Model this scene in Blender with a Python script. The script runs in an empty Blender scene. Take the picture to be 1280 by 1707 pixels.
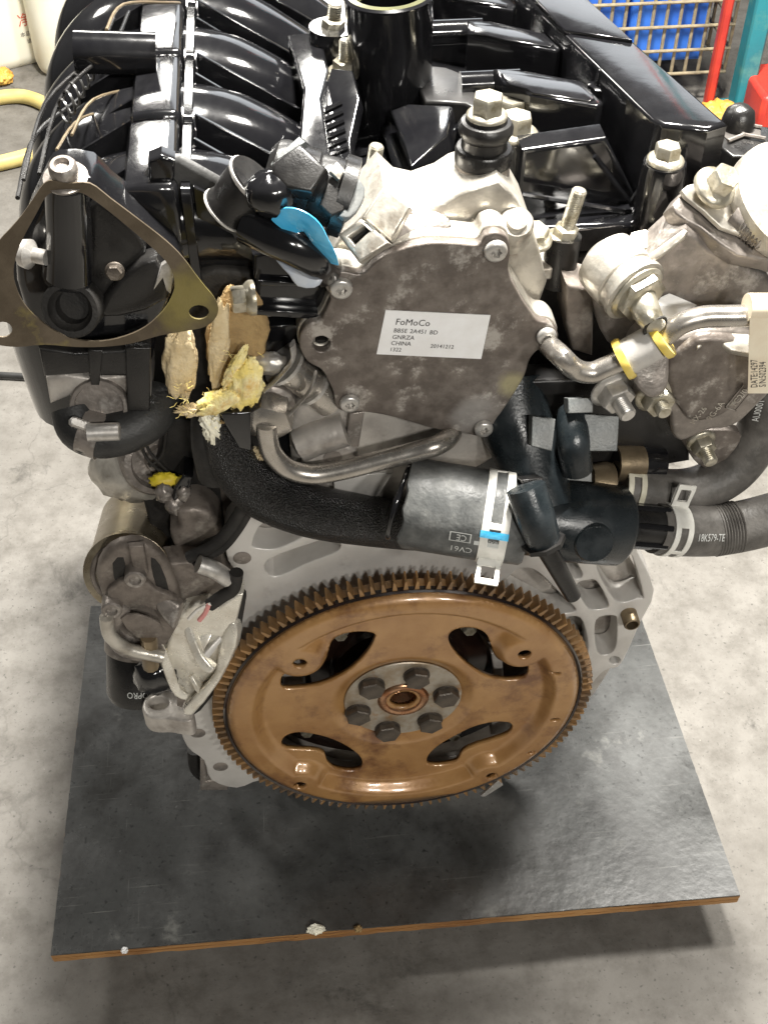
import bpy, bmesh, math, random
from mathutils import Vector, Matrix, noise
from mathutils.geometry import delaunay_2d_cdt
random.seed(7)
R_ = math.radians
S = bpy.context.scene
COL = S.collection
# ------------------------------------------------------------------ camera
PITCH, YAW, FPX = R_(45.3), R_(5.7), 2000.0          # looking down 45 degrees, focal length in photo pixels
c_r = Vector((math.cos(YAW), -math.sin(YAW), 0))
c_f = Vector((math.sin(YAW)*math.cos(PITCH), math.cos(YAW)*math.cos(PITCH), -math.sin(PITCH)))
c_u = c_r.cross(c_f)
def ray(px, py): return c_f + c_r*((px-640)/FPX) - c_u*((py-853.5)/FPX)
CAM = -ray(672, 1165)*0.924                            # crankshaft centre is the world origin
cd = bpy.data.cameras.new('camera'); cam = bpy.data.objects.new('camera', cd); COL.objects.link(cam)
cd.sensor_fit = 'VERTICAL'; cd.sensor_height = 24; cd.lens = 24*FPX/1707; cd.clip_start = .05; cd.clip_end = 100
cam.location = CAM; cam.rotation_euler = (math.pi/2-PITCH, 0, -YAW)
S.camera = cam
# ------------------------------------------------------------------ light of the workshop
w = bpy.data.worlds.new('World'); S.world = w; w.use_nodes = True
w.node_tree.nodes['Background'].inputs[0].default_value = (1, .97, .92, 1)
w.node_tree.nodes['Background'].inputs[1].default_value = .055
def lamp(name, loc, target, sx, sy, watts, col=(1, .965, .90)):
    l = bpy.data.lights.new(name, 'AREA'); l.shape = 'RECTANGLE'; l.size = sx; l.size_y = sy; l.energy = watts; l.color = col
    o = bpy.data.objects.new(name, l); COL.objects.link(o); o.location = loc
    o.rotation_euler = (Vector(target)-Vector(loc)).to_track_quat('-Z', 'Y').to_euler()
    return o
lamp('ceiling_lamp', (.10, .42, 1.90), (0, .1, .1), .22, .26, 112)
lamp('ceiling_lamp', (.85, .45, 1.90), (0, .1, .1), .26, .30, 46)
FL = Vector((-.25, 4.4, 2.45))                          # lamp over the far end of the hall, mirrored in the black covers
lamp('ceiling_lamp', FL, (0, .3, .2), 1.5, .65, 88)
lamp('ceiling_lamp', (.35, -2.3, 1.75), (0, .1, .1), .22, .15, 21)
lamp('ceiling_lamp', (1.1, -2.2, 1.75), (0, .1, .1), .22, .15, 21)
lamp('ceiling_lamp', (-2.1, 2.0, 2.3), (-.2, .2, .1), .5, .5, 34)
lamp('reflection_panel', (1.9, 5.2, 2.5), (.2, .3, .3), 2.6, 1.7, 30, (.92, .96, 1))  # added unseen panel, not a door; gives the black covers a grey reflection
S.view_settings.view_transform = 'Standard'; S.view_settings.look = 'None'; S.view_settings.exposure = .27; S.view_settings.gamma = 1
S.render.engine = 'CYCLES'

# ------------------------------------------------------------------ materials
MATS = {}
def M(name, c1, c2=None, rough=.5, rough2=None, metal=0., scale=30., lo=.42, hi=.6, bump=0., bscale=250., coat=0., c3=None, s3=8., lo3=.5, hi3=.62, trans=0., spec=.5, stretch=None, sheen=0.):
    m = bpy.data.materials.new(name); m.use_nodes = True; MATS[name] = m
    nt = m.node_tree; N = nt.nodes; L = nt.links; b = N['Principled BSDF']
    b.inputs['Roughness'].default_value = rough; b.inputs['Metallic'].default_value = metal
    b.inputs['Coat Weight'].default_value = coat; b.inputs['Coat Roughness'].default_value = .12
    b.inputs['Specular IOR Level'].default_value = spec
    b.inputs['Transmission Weight'].default_value = trans
    b.inputs['Sheen Weight'].default_value = sheen
    tc = N.new('ShaderNodeTexCoord'); out = tc.outputs['Object']
    if stretch:
        mp = N.new('ShaderNodeMapping'); mp.inputs['Scale'].default_value = stretch; L.new(out, mp.inputs[0]); out = mp.outputs[0]
    def nz(sc, lo, hi, det=6., rg=.6):
        n = N.new('ShaderNodeTexNoise'); n.inputs['Scale'].default_value = sc; n.inputs['Detail'].default_value = det; n.inputs['Roughness'].default_value = rg
        L.new(out, n.inputs['Vector'])
        r = N.new('ShaderNodeMapRange'); r.inputs[1].default_value = lo; r.inputs[2].default_value = hi
        L.new(n.outputs['Fac'], r.inputs[0]); return r.outputs[0]
    b.inputs['Base Color'].default_value = (*c1, 1)
    if c2:
        f = nz(scale, lo, hi)
        mx = N.new('ShaderNodeMix'); mx.data_type = 'RGBA'; mx.inputs[6].default_value = (*c1, 1); mx.inputs[7].default_value = (*c2, 1)
        L.new(f, mx.inputs[0]); col = mx.outputs[2]
        if c3:
            f3 = nz(s3, lo3, hi3, 8., .7)
            m3 = N.new('ShaderNodeMix'); m3.data_type = 'RGBA'; m3.inputs[7].default_value = (*c3, 1)
            L.new(col, m3.inputs[6]); L.new(f3, m3.inputs[0]); col = m3.outputs[2]
        L.new(col, b.inputs['Base Color'])
    if rough2 is not None:
        f = nz(scale*1.7, .38, .62)
        r = N.new('ShaderNodeMapRange'); r.inputs[3].default_value = rough; r.inputs[4].default_value = rough2
        L.new(f, r.inputs[0]); L.new(r.outputs[0], b.inputs['Roughness'])
    if bump:
        n = N.new('ShaderNodeTexNoise'); n.inputs['Scale'].default_value = bscale; n.inputs['Detail'].default_value = 4
        L.new(out, n.inputs['Vector'])
        bp = N.new('ShaderNodeBump'); bp.inputs['Strength'].default_value = bump; bp.inputs['Distance'].default_value = .001
        L.new(n.outputs['Fac'], bp.inputs['Height']); L.new(bp.outputs[0], b.inputs['Normal'])
    return m
M('cast_aluminium', (.52, .49, .45), (.40, .37, .34), .46, .34, .4, 45, bump=.35, bscale=230, c3=(.24, .21, .18), s3=22, lo3=.56, hi3=.72)
M('machined_aluminium', (.62, .60, .57), (.54, .52, .49), .4, .5, .3, 30, bump=.1, bscale=900, c3=(.26, .23, .21), s3=16, lo3=.6, hi3=.8)
M('bright_aluminium', (.56, .53, .47), (.42, .39, .34), .42, .28, .5, 60, bump=.5, bscale=220, c3=(.24, .205, .165), s3=38, lo3=.55, hi3=.68)
M('polished_casting', (.80, .77, .69), (.66, .62, .54), .22, .38, .45, 50, bump=.35, bscale=160, c3=(.42, .37, .27), s3=45, lo3=.58, hi3=.72)
M('stained_aluminium', (.125, .105, .091), (.215, .187, .164), .46, .30, .3, 85, .40, .64, .4, 300, c3=(.42, .39, .355), s3=44, lo3=.55, hi3=.64)
M('dull_aluminium', (.28, .25, .225), (.20, .178, .16), .46, .32, .5, 70, bump=.55, bscale=220, c3=(.46, .43, .395), s3=40, lo3=.55, hi3=.66)
M('dirty_casting', (.22, .19, .165), (.13, .11, .095), .6, .45, .4, 60, bump=.7, bscale=200, c3=(.36, .33, .29), s3=24, lo3=.55, hi3=.7)
M('gloss_black', (.006, .006, .007), (.010, .010, .011), .07, .17, 0, 25, bump=.06, bscale=160, coat=.5)
M('satin_black', (.010, .0095, .0095), (.018, .017, .016), .26, .40, 0, 40, bump=.15, bscale=900)
M('grey_plastic', (.034, .034, .033), (.048, .047, .046), .42, .55, 0, 30, bump=.2, bscale=500)
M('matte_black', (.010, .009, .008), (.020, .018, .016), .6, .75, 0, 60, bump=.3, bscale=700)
M('black_rubber', (.014, .014, .014), (.028, .028, .027), .42, .58, 0, 35, bump=.35, bscale=600, c3=(.05, .05, .049), s3=20, lo3=.6, hi3=.8)
M('grey_rubber', (.070, .073, .072), (.125, .128, .124), .36, .58, 0, 60, bump=.35, bscale=400, c3=(.20, .20, .19), s3=60, lo3=.57, hi3=.70)
M('brown_rubber', (.080, .074, .067), (.145, .135, .123), .46, .62, 0, 50, bump=.35, bscale=400, c3=(.19, .18, .165), s3=40, lo3=.58, hi3=.74)
M('oily_rust', (.31, .155, .050), (.40, .22, .080), .28, .44, .16, 26, .38, .62, .14, 350, coat=.65, c3=(.16, .066, .022), s3=17, lo3=.52, hi3=.66)
M('rusty_gear', (.25, .15, .07), (.37, .21, .085), .38, .5, .45, 60, bump=.3, bscale=900, c3=(.09, .07, .055), s3=9, lo3=.5, hi3=.62, coat=.2)
M('greased_steel', (.40, .36, .30), (.30, .24, .17), .35, .45, .5, 60, bump=.1, c3=(.32, .18, .08), s3=40, lo3=.55, hi3=.68)
M('copper_bore', (.42, .24, .14), (.30, .13, .06), .22, .3, .8, 60)
M('dark_bolt', (.075, .063, .052), (.12, .10, .08), .4, .5, .5, 80, bump=.2, bscale=900)
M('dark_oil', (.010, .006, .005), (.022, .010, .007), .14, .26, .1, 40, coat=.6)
M('zinc_bolt', (.52, .49, .41), (.40, .365, .28), .30, .42, .7, 120, bump=.25, bscale=500, c3=(.24, .21, .14), s3=90, lo3=.55, hi3=.66)
M('screw_steel', (.62, .60, .57), (.45, .43, .40), .3, .4, .65, 150)
M('steel_tube', (.52, .49, .45), (.43, .40, .36), .22, .32, .85, 60)
M('brass_can', (.30, .235, .15), (.20, .155, .10), .34, .46, .7, 50, bump=.15, bscale=900, c3=(.12, .095, .065), s3=20, lo3=.55, hi3=.7)
M('tin_can', (.44, .385, .29), (.34, .28, .19), .26, .38, .8, 40, bump=.15, bscale=500, c3=(.20, .15, .09), s3=25, lo3=.56, hi3=.7)
M('gasket_metal', (.105, .082, .056), (.15, .12, .085), .38, .5, .5, 35, bump=.2, bscale=700, c3=(.30, .25, .08), s3=14, lo3=.6, hi3=.72)
M('white_clamp', (.78, .77, .72), (.66, .65, .60), .38, .5, .1, 60, bump=.1)
M('cream_clamp', (.66, .63, .52), (.52, .49, .38), .4, .5, .1, 60, bump=.2)
M('yellow_seal', (.66, .47, .06), (.72, .58, .18), .4, None, 0, 60)
M('yellow_paint', (.70, .56, .03), (.62, .46, .05), .5, None, 0, 60)
M('foam_tan', (.60, .47, .27), (.72, .60, .39), .9, None, 0, 60, bump=1., bscale=350, c3=(.42, .28, .11), s3=30, lo3=.56, hi3=.72)
M('foam_yellow', (.90, .72, .22), (.93, .84, .48), .9, None, 0, 70, bump=1., bscale=450, c3=(.68, .36, .04), s3=40, lo3=.54, hi3=.7)
M('foam_brown', (.30, .20, .09), (.42, .29, .13), .9, None, 0, 60, bump=1., bscale=400, c3=(.16, .10, .05), s3=30, lo3=.52, hi3=.66)
M('blue_tape', (.05, .46, .82), (.14, .56, .86), .3, None, 0, 60, bump=.8, bscale=150)
M('clear_film', (.42, .47, .56), (.55, .58, .62), .25, None, 0, 50, bump=.25, bscale=120)
M('label_white', (.90, .90, .90), (.84, .83, .82), .45, None, 0, 40)
M('tag_cream', (.82, .74, .58), (.76, .66, .50), .6, None, 0, 40)
M('ink', (.06, .055, .055), None, .6)
M('ink_grey', (.55, .56, .54), None, .6)
M('ink_red', (.62, .14, .09), None, .6)
M('pale_plastic', (.86, .84, .72), (.82, .78, .62), .45, None, 0, 8)
M('pale_cap', (.60, .57, .50), (.50, .47, .40), .34, .46, .35, 50, bump=.2, c3=(.34, .30, .24), s3=40, lo3=.58, hi3=.7)
M('oil_seal_green', (.10, .10, .045), (.07, .07, .035), .25, None, 0, 50)
M('wire_galvanised', (.40, .34, .22), (.30, .25, .17), .5, .6, .3, 80)
M('blue_crate', (.045, .19, .72), (.03, .13, .58), .5, None, 0, 10, bump=.1)
M('red_paint', (.62, .055, .035), (.50, .04, .03), .4, None, 0, 20)
M('teal_paint', (.03, .26, .31), (.02, .20, .25), .45, None, 0, 10, c3=(.08, .30, .30), s3=20)
M('orange_paint', (.75, .33, .05), (.72, .45, .10), .5, None, 0, 20)
M('yellow_hose', (.66, .55, .21), (.58, .46, .16), .5, None, 0, 20)
M('dark_clutter', (.035, .031, .028), (.06, .052, .045), .7, None, 0, 6)
M('plywood_edge', (.42, .225, .08), (.20, .09, .03), .6, None, 0, 70, bump=.4, bscale=300, stretch=(.15, 1, 3))
M('wire_white', (.75, .72, .66), None, .5)
M('wire_pink', (.70, .30, .28), None, .5)
M('grey_fitting', (.135, .145, .145), (.21, .215, .21), .4, .5, .1, 60, bump=.3, bscale=700)
M('dark_blue_plastic', (.010, .0135, .0155), (.022, .027, .030), .22, .36, 0, 40, bump=.15, bscale=700)

def nodes_floor(name, dark, light, stain, cracks, oily):
    m = bpy.data.materials.new(name); m.use_nodes = True; MATS[name] = m
    nt = m.node_tree; N = nt.nodes; L = nt.links; b = N['Principled BSDF']
    tc = N.new('ShaderNodeTexCoord'); v = tc.outputs['Object']
    def nz(sc, lo, hi, det=10., rg=.65, vec=v, dist=0.):
        n = N.new('ShaderNodeTexNoise'); n.inputs['Scale'].default_value = sc; n.inputs['Detail'].default_value = det; n.inputs['Roughness'].default_value = rg; n.inputs['Distortion'].default_value = dist
        L.new(vec, n.inputs['Vector'])
        r = N.new('ShaderNodeMapRange'); r.inputs[1].default_value = lo; r.inputs[2].default_value = hi; L.new(n.outputs['Fac'], r.inputs[0]); return r.outputs[0]
    def mix(f, a, bb, blend='MIX'):
        x = N.new('ShaderNodeMix'); x.data_type = 'RGBA'; x.blend_type = blend
        for i, c in ((6, a), (7, bb)):
            if isinstance(c, tuple): x.inputs[i].default_value = (*c, 1)
            else: L.new(c, x.inputs[i])
        if isinstance(f, float): x.inputs[0].default_value = f
        else: L.new(f, x.inputs[0])
        return x.outputs[2]
    col = mix(nz(3.2, .35, .65), dark, light)
    col = mix(nz(26, .42, .66, 8, .7), col, stain)
    col = mix(nz(9, .60, .70, 10, .75, dist=.6), col, tuple(c*.55 for c in stain))
    sp = nz(240, .62, .72, 3, .5); col = mix(sp, col, tuple(c*.6 for c in dark))
    sp2 = nz(170, .72, .80, 3, .5); col = mix(sp2, col, tuple(min(.8, c*1.35) for c in light))
    if cracks:
        vo = N.new('ShaderNodeTexVoronoi'); vo.feature = 'DISTANCE_TO_EDGE'; vo.inputs['Scale'].default_value = .6
        nn = N.new('ShaderNodeTexNoise'); nn.inputs['Scale'].default_value = 7; nn.inputs['Detail'].default_value = 8; L.new(v, nn.inputs['Vector'])
        ad = N.new('ShaderNodeMix'); ad.data_type = 'RGBA'; ad.blend_type = 'ADD'; ad.inputs[0].default_value = .35; L.new(v, ad.inputs[6]); L.new(nn.outputs['Color'], ad.inputs[7])
        L.new(ad.outputs[2], vo.inputs['Vector'])
        r = N.new('ShaderNodeMapRange'); r.inputs[1].default_value = .0; r.inputs[2].default_value = .0022; r.inputs[3].default_value = .25; r.inputs[4].default_value = 0.; L.new(vo.outputs['Distance'], r.inputs[0])
        col = mix(r.outputs[0], col, tuple(c*.35 for c in stain))
    if oily:   # dark oil pools soaked into the board round the engine
        sx = N.new('ShaderNodeSeparateXYZ'); L.new(v, sx.inputs[0])
        col = mix(nz(4, .54, .68, 8, .6, dist=1.), col, (.024, .023, .021))
        col = mix(nz(14, .60, .70, 8, .7), col, (.16, .16, .15))
        mp = N.new('ShaderNodeMapping'); mp.inputs['Scale'].default_value = (1.2, 42, 1); mp.inputs['Rotation'].default_value = (0, 0, .12); L.new(v, mp.inputs[0])
        col = mix(nz(9, .63, .72, 5, .6, mp.outputs[0]), col, (.125, .125, .118))
        mp2 = N.new('ShaderNodeMapping'); mp2.inputs['Scale'].default_value = (60, 1.5, 1); mp2.inputs['Rotation'].default_value = (0, 0, .3); L.new(v, mp2.inputs[0])
        col = mix(nz(7, .66, .74, 5, .6, mp2.outputs[0]), col, (.115, .115, .11))
        rr = nz(6, .4, .65); r = N.new('ShaderNodeMapRange'); r.inputs[3].default_value = .20; r.inputs[4].default_value = .42; L.new(rr, r.inputs[0]); L.new(r.outputs[0], b.inputs['Roughness'])
    else:
        b.inputs['Roughness'].default_value = .72
    L.new(col, b.inputs['Base Color'])
    n = N.new('ShaderNodeTexNoise'); n.inputs['Scale'].default_value = 130; n.inputs['Detail'].default_value = 6; L.new(v, n.inputs['Vector'])
    bp = N.new('ShaderNodeBump'); bp.inputs['Strength'].default_value = .35 if not oily else .12; bp.inputs['Distance'].default_value = .002
    L.new(n.outputs['Fac'], bp.inputs['Height']); L.new(bp.outputs[0], b.inputs['Normal'])
nodes_floor('concrete', (.150, .140, .125), (.205, .194, .176), (.112, .103, .090), True, False)
nodes_floor('filmed_board', (.046, .047, .046), (.090, .092, .090), (.040, .040, .039), False, True)

for n_ in ('foam_tan', 'foam_yellow', 'foam_brown'):
    for nd in MATS[n_].node_tree.nodes:
        if nd.type == 'BUMP': nd.inputs['Distance'].default_value = .0012
# braided sleeve: fine diagonal weave relief
m = M('braided_sleeve', (.007, .007, .007), (.013, .012, .012), .28, .42, 0, 60)
nt = m.node_tree; vo = nt.nodes.new('ShaderNodeTexVoronoi'); vo.inputs['Scale'].default_value = 850
bp = nt.nodes.new('ShaderNodeBump'); bp.inputs['Strength'].default_value = .8; bp.inputs['Distance'].default_value = .0015
nt.links.new(nt.nodes['Texture Coordinate'].outputs['Object'], vo.inputs['Vector']); nt.links.new(vo.outputs['Distance'], bp.inputs['Height']); nt.links.new(bp.outputs[0], nt.nodes['Principled BSDF'].inputs['Normal'])

def stain(mat, c, r, col, k):                           # a patch of other colour with a ragged edge on one material
    nt = MATS[mat].node_tree; N = nt.nodes; L = nt.links; b = N['Principled BSDF']; tc = N['Texture Coordinate']
    d = N.new('ShaderNodeVectorMath'); d.operation = 'DISTANCE'; d.inputs[1].default_value = c; L.new(tc.outputs['Object'], d.inputs[0])
    n = N.new('ShaderNodeTexNoise'); n.inputs['Scale'].default_value = 60; n.inputs['Detail'].default_value = 6; L.new(tc.outputs['Object'], n.inputs['Vector'])
    a = N.new('ShaderNodeMath'); a.operation = 'MULTIPLY_ADD'; a.inputs[1].default_value = r*1.6; L.new(n.outputs['Fac'], a.inputs[0]); L.new(d.outputs['Value'], a.inputs[2])
    m = N.new('ShaderNodeMapRange'); m.inputs[1].default_value = r*1.9; m.inputs[2].default_value = r*1.2; m.inputs[4].default_value = k; L.new(a.outputs[0], m.inputs[0])
    old = b.inputs['Base Color'].links[0].from_socket
    x = N.new('ShaderNodeMix'); x.data_type = 'RGBA'; x.inputs[7].default_value = (*col, 1); L.new(m.outputs[0], x.inputs[0]); L.new(old, x.inputs[6]); L.new(x.outputs[2], b.inputs['Base Color'])
# ------------------------------------------------------------------ geometry helpers
def U(px, py, y=None, z=None, x=None):
    d = ray(px, py)
    if y is not None: t = (y-CAM.y)/d.y
    elif z is not None: t = (z-CAM.z)/d.z
    else: t = (x-CAM.x)/d.x
    return CAM + d*t
def UP(px, py, O, n):
    d = ray(px, py); return CAM + d*((O-CAM).dot(n)/d.dot(n))
def mpp(P):                                             # metres in one photo pixel at the depth of P
    return (P-CAM).dot(c_f)/FPX
def crop(x0, y0, s):
    def f(*pts): return [(x0+p[0]/s, y0+p[1]/s) for p in pts]
    return f
c1 = crop(0, 0, 2.56); c2 = crop(400, 0, 2.56); c3 = crop(780, 0, 2.56); c4 = crop(0, 350, 2.56); c5 = crop(380, 350, 2.2456)
c6 = crop(840, 300, 2.909); c7 = crop(600, 700, 1.882); c8 = crop(100, 700, 2.56)
d1 = crop(340, 940, 1.882); d4 = crop(120, 930, 4.); d5 = crop(280, 500, 4.268); d6 = crop(0, 230, 3.459); d7 = crop(360, 210, 4.267); d8 = crop(960, 380, 4.)
e4 = crop(660, 760, 4.267); e5 = crop(1000, 760, 4.571); e8 = crop(1080, 160, 6.4); e7 = crop(160, 700, 4.923); e3 = crop(1100, 580, 7.111)
def sm(pts, k=4, closed=True):                          # Catmull-Rom through the points
    out = []; n = len(pts); P = [Vector(p) for p in pts]
    rng = range(n) if closed else range(n-1)
    for i in rng:
        if closed: a, b, c, d = P[i-1], P[i], P[(i+1) % n], P[(i+2) % n]
        else: a, b, c, d = P[max(i-1, 0)], P[i], P[i+1], P[min(i+2, n-1)]
        for j in range(k):
            t = j/k
            out.append(.5*((2*b)+(c-a)*t+(2*a-5*b+4*c-d)*t*t+(3*b-a-3*c+d)*t*t*t))
    if not closed: out.append(P[-1])
    return out
def frame(n):
    n = Vector(n).normalized(); up = Vector((0, 0, 1)) if abs(n.z) < .9 else Vector((0, 1, 0))
    v = (up-n*up.dot(n)).normalized(); u = v.cross(n); return u, v, n
def inside(p, loop):
    c = False; n = len(loop); x, y = p
    for i in range(n):
        x1, y1 = loop[i][0], loop[i][1]; x2, y2 = loop[i-1][0], loop[i-1][1]
        if (y1 > y) != (y2 > y) and x < (x2-x1)*(y-y1)/(y2-y1)+x1: c = not c
    return c
def area2(l): return sum(l[i-1][0]*l[i][1]-l[i][0]*l[i-1][1] for i in range(len(l)))/2
def offset(l, d):                                       # move a loop inwards (d > 0 for counter-clockwise loops)
    n = len(l); out = []
    for i in range(n):
        a, b, c = Vector(l[i-1]), Vector(l[i]), Vector(l[(i+1) % n])
        e1 = (b-a); e2 = (c-b)
        if e1.length < 1e-9 or e2.length < 1e-9: out.append(b.copy()); continue
        e1.normalize(); e2.normalize()
        n1 = Vector((-e1.y, e1.x)); n2 = Vector((-e2.y, e2.x)); nn = n1+n2
        if nn.length < .2: nn = n1
        nn.normalize(); k = 1/max(.5, nn.dot(n1))
        out.append(b+nn*d*k)
    return out
def around(O, d, r, a, h): 
    uu, vv, nn = frame(d); return O+nn*h+(uu*math.cos(a)+vv*math.sin(a))*r
def cam_angle(O, d):
    uu, vv, nn = frame(d); c = (CAM-O); return math.atan2(c.dot(vv), c.dot(uu))
class G:
    def __init__(s): s.v = []; s.f = []; s.soft = False
    def add(s, vs, fs):
        o = len(s.v); s.v += [Vector(p) for p in vs]; s.f += [tuple(i+o for i in f) for f in fs]; return s
    def rings(s, rings, closed=True, cap0=True, cap1=True):
        o = len(s.v); n = len(rings[0])
        for r in rings: s.v += [Vector(p) for p in r]
        for i in range(len(rings)-1):
            for j in range(n if closed else n-1):
                k = (j+1) % n; s.f.append((o+i*n+j, o+i*n+k, o+(i+1)*n+k, o+(i+1)*n+j))
        if cap0: s.f.append(tuple(o+j for j in range(n))[::-1])
        if cap1: s.f.append(tuple(o+(len(rings)-1)*n+j for j in range(n)))
        return s
    def lathe(s, O, d, prof, seg=28, ph=0., u=None, mod=None, cap=True):
        O = Vector(O); d = Vector(d).normalized()
        if u is None: u = frame(d)[0]
        v = d.cross(u); rs = []
        for r, h in prof:
            ring = []
            for j in range(seg):
                a = 2*math.pi*j/seg+ph; rr = r*(mod(a) if mod else 1)
                ring.append(O+d*h+(u*math.cos(a)+v*math.sin(a))*max(rr, 1e-5))
            rs.append(ring)
        if prof[0] == prof[-1]: cap = False
        return s.rings(rs, True, cap and prof[0][0] > 1e-4, cap and prof[-1][0] > 1e-4)
    def tube(s, pts, r, seg=16, k=5, smooth=True, w=None, caps=True, twist=None, inner=0):
        P = sm(pts, k, False) if smooth and len(pts) > 2 else [Vector(p) for p in pts]
        n = len(P); rr = [r]*n if not isinstance(r, (list, tuple)) else [r[min(len(r)-1, int(i*(len(r)-1)/(n-1)))]+(r[min(len(r)-1, int(i*(len(r)-1)/(n-1))+1)]-r[min(len(r)-1, int(i*(len(r)-1)/(n-1)))])*((i*(len(r)-1)/(n-1)) % 1) for i in range(n)]
        t = (P[1]-P[0]).normalized(); u = twist and (Vector(twist)-t*t.dot(Vector(twist))).normalized() or frame(t)[0]; rs = []
        for i in range(n):
            t2 = (P[min(i+1, n-1)]-P[max(i-1, 0)]).normalized(); q = t.rotation_difference(t2); u = q @ u; u = (u-t2*u.dot(t2)).normalized(); t = t2; v = t.cross(u)
            ww = (w or 1.)
            rs.append([P[i]+u*math.cos(2*math.pi*j/seg)*rr[i]*ww+v*math.sin(2*math.pi*j/seg)*rr[i] for j in range(seg)])
        if inner:                                       # open hollow end at the start
            rs = [[P[0]+(q-P[0])*inner+(P[3]-P[0]) for q in rs[0]], [P[0]+(q-P[0])*inner for q in rs[0]]]+rs
        return s.rings(rs, True, caps, caps)
    def box(s, a, b):
        a, b = Vector(a), Vector(b); v = [(x, y, z) for x in (a.x, b.x) for y in (a.y, b.y) for z in (a.z, b.z)]
        return s.add(v, [(0, 1, 3, 2), (4, 6, 7, 5), (0, 4, 5, 1), (2, 3, 7, 6), (0, 2, 6, 4), (1, 5, 7, 3)])
    def hexa(s, q):                                     # eight corners: bottom 4, top 4
        return s.add(q, [(3, 2, 1, 0), (4, 5, 6, 7), (0, 1, 5, 4), (1, 2, 6, 5), (2, 3, 7, 6), (3, 0, 4, 7)])
    def prism(s, loops, O, n, depth, bev=0., back=True, grid=0., warp=None):
        u, v, n = frame(n); O = Vector(O); LL = []
        for i, l in enumerate(loops):
            q = [Vector(((Vector(p)-O).dot(u), (Vector(p)-O).dot(v))) for p in l]
            if (area2(q) > 0) != (i == 0): q = q[::-1]
            LL.append(q)
        def W(p, h): return O+u*p[0]+v*p[1]+n*h
        cap = [offset(l, bev) for l in LL] if bev else LL
        vs = []; es = []
        for l in cap:
            b = len(vs); vs += [Vector(p) for p in l]; es += [(b+i, b+(i+1) % len(l)) for i in range(len(l))]
        ov, oe, of, *_ = delaunay_2d_cdt(vs, es, [], 0, 1e-7)
        tris = []
        for f in of:
            c = sum((ov[i] for i in f), Vector((0, 0)))/len(f)
            if inside(c, cap[0]) and not any(inside(c, h) for h in cap[1:]): tris.append(tuple(f))
        o = len(s.v); s.v += [W(p, 0) for p in ov]; s.f += [tuple(o+i for i in f) for f in tris]
        if back:
            o = len(s.v); s.v += [W(p, -depth) for p in ov]; s.f += [tuple(o+i for i in f)[::-1] for f in tris]
        for l, cp in zip(LL, cap):
            prof = [(0, 0)]
            rs = [[W(p, 0) for p in cp]]
            if bev:
                for a in (30, 60, 90):
                    k = math.sin(R_(a)); q = [c+(p-c)*k for p, c in zip(l, cp)]; rs.append([W(p, -bev*(1-math.cos(R_(a)))) for p in q])
            e = depth if not (bev and back) else depth-bev
            rs.append([W(p, -max(e, bev)) for p in l])
            if bev and back: rs.append([W(p, -depth) for p in cp])
            s.rings(rs, True, False, False)
        return s
    def bolt(s, O, d, r, h, rf=None, hf=None, sr=0, sl=0, seg=24, ph=0.):
        O = Vector(O); d = Vector(d).normalized(); rf = rf or r*1.25; hf = hf or h*.25
        s.lathe(O, d, [(rf, 0), (rf, hf*.55), (rf*.96, hf*.8), (r*1.02, hf*1.3)], seg)
        s.lathe(O, d, [(r, hf*.6), (r, hf+h*.86), (r*.9, hf+h), (r*.55, hf+h*.97), (0, hf+h*.95)], 6, ph)
        if sr: s.thread(O+d*(hf+h*.9), d, sr, sl)
        return s
    def thread(s, O, d, r, l, pitch=.0013):
        n = max(4, int(l/pitch)); prof = []
        for i in range(n): prof += [(r, l*(i+.15)/n), (r*.86, l*(i+.65)/n)]
        prof += [(r*.82, l), (0, l+.0004)]
        return s.lathe(O, d, [(r*.86, 0)]+prof, 18)
    def blob(s, C, rad, seed=0, amp=.3, fr=2.5, seg=22, ax=None):
        if amp >= .3: seg = 56
        s.soft = True; C = Vector(C); rs = []; rad = Vector(rad); q = Matrix.Identity(3) if ax is None else Vector((0, 0, 1)).rotation_difference(Vector(ax)).to_matrix()
        for i in range(seg//2+1):
            t = math.pi*i/(seg//2); ring = []
            for j in range(seg):
                a = 2*math.pi*j/seg; d = Vector((math.sin(t)*math.cos(a), math.sin(t)*math.sin(a), math.cos(t)))
                k = 1+amp*noise.fractal(d*fr+Vector((seed*7.3, seed*3.1, 0)), .7, 2.2, 6)
                ring.append(C+q @ Vector((d.x*rad.x*k, d.y*rad.y*k, d.z*rad.z*k)))
            rs.append(ring)
        return s.rings(rs, True, False, False)
    def build(s, name, mat, parent=None, ang=38, bevel=0, kind=None, label=None):
        me = bpy.data.meshes.new(name)
        if not s.v: raise Exception(name)
        bb0 = Vector((min(p.x for p in s.v), min(p.y for p in s.v), min(p.z for p in s.v))); bb1 = Vector((max(p.x for p in s.v), max(p.y for p in s.v), max(p.z for p in s.v)))
        c = (bb0+bb1)/2
        bm = bmesh.new(); vv = [bm.verts.new(p-c) for p in s.v]
        for f in s.f:
            try: bm.faces.new([vv[i] for i in f])
            except ValueError: pass
        bmesh.ops.remove_doubles(bm, verts=bm.verts, dist=2e-6)
        bmesh.ops.dissolve_degenerate(bm, edges=bm.edges, dist=1e-7)
        bmesh.ops.recalc_face_normals(bm, faces=bm.faces)
        bm.to_mesh(me); bm.free()
        for p in me.polygons: p.use_smooth = True
        me.set_sharp_from_angle(angle=R_(max(ang, 85) if s.soft else ang))
        me.materials.append(MATS[mat])
        return link(name, me, c, parent, bevel, kind, label)
WL = {}
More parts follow.
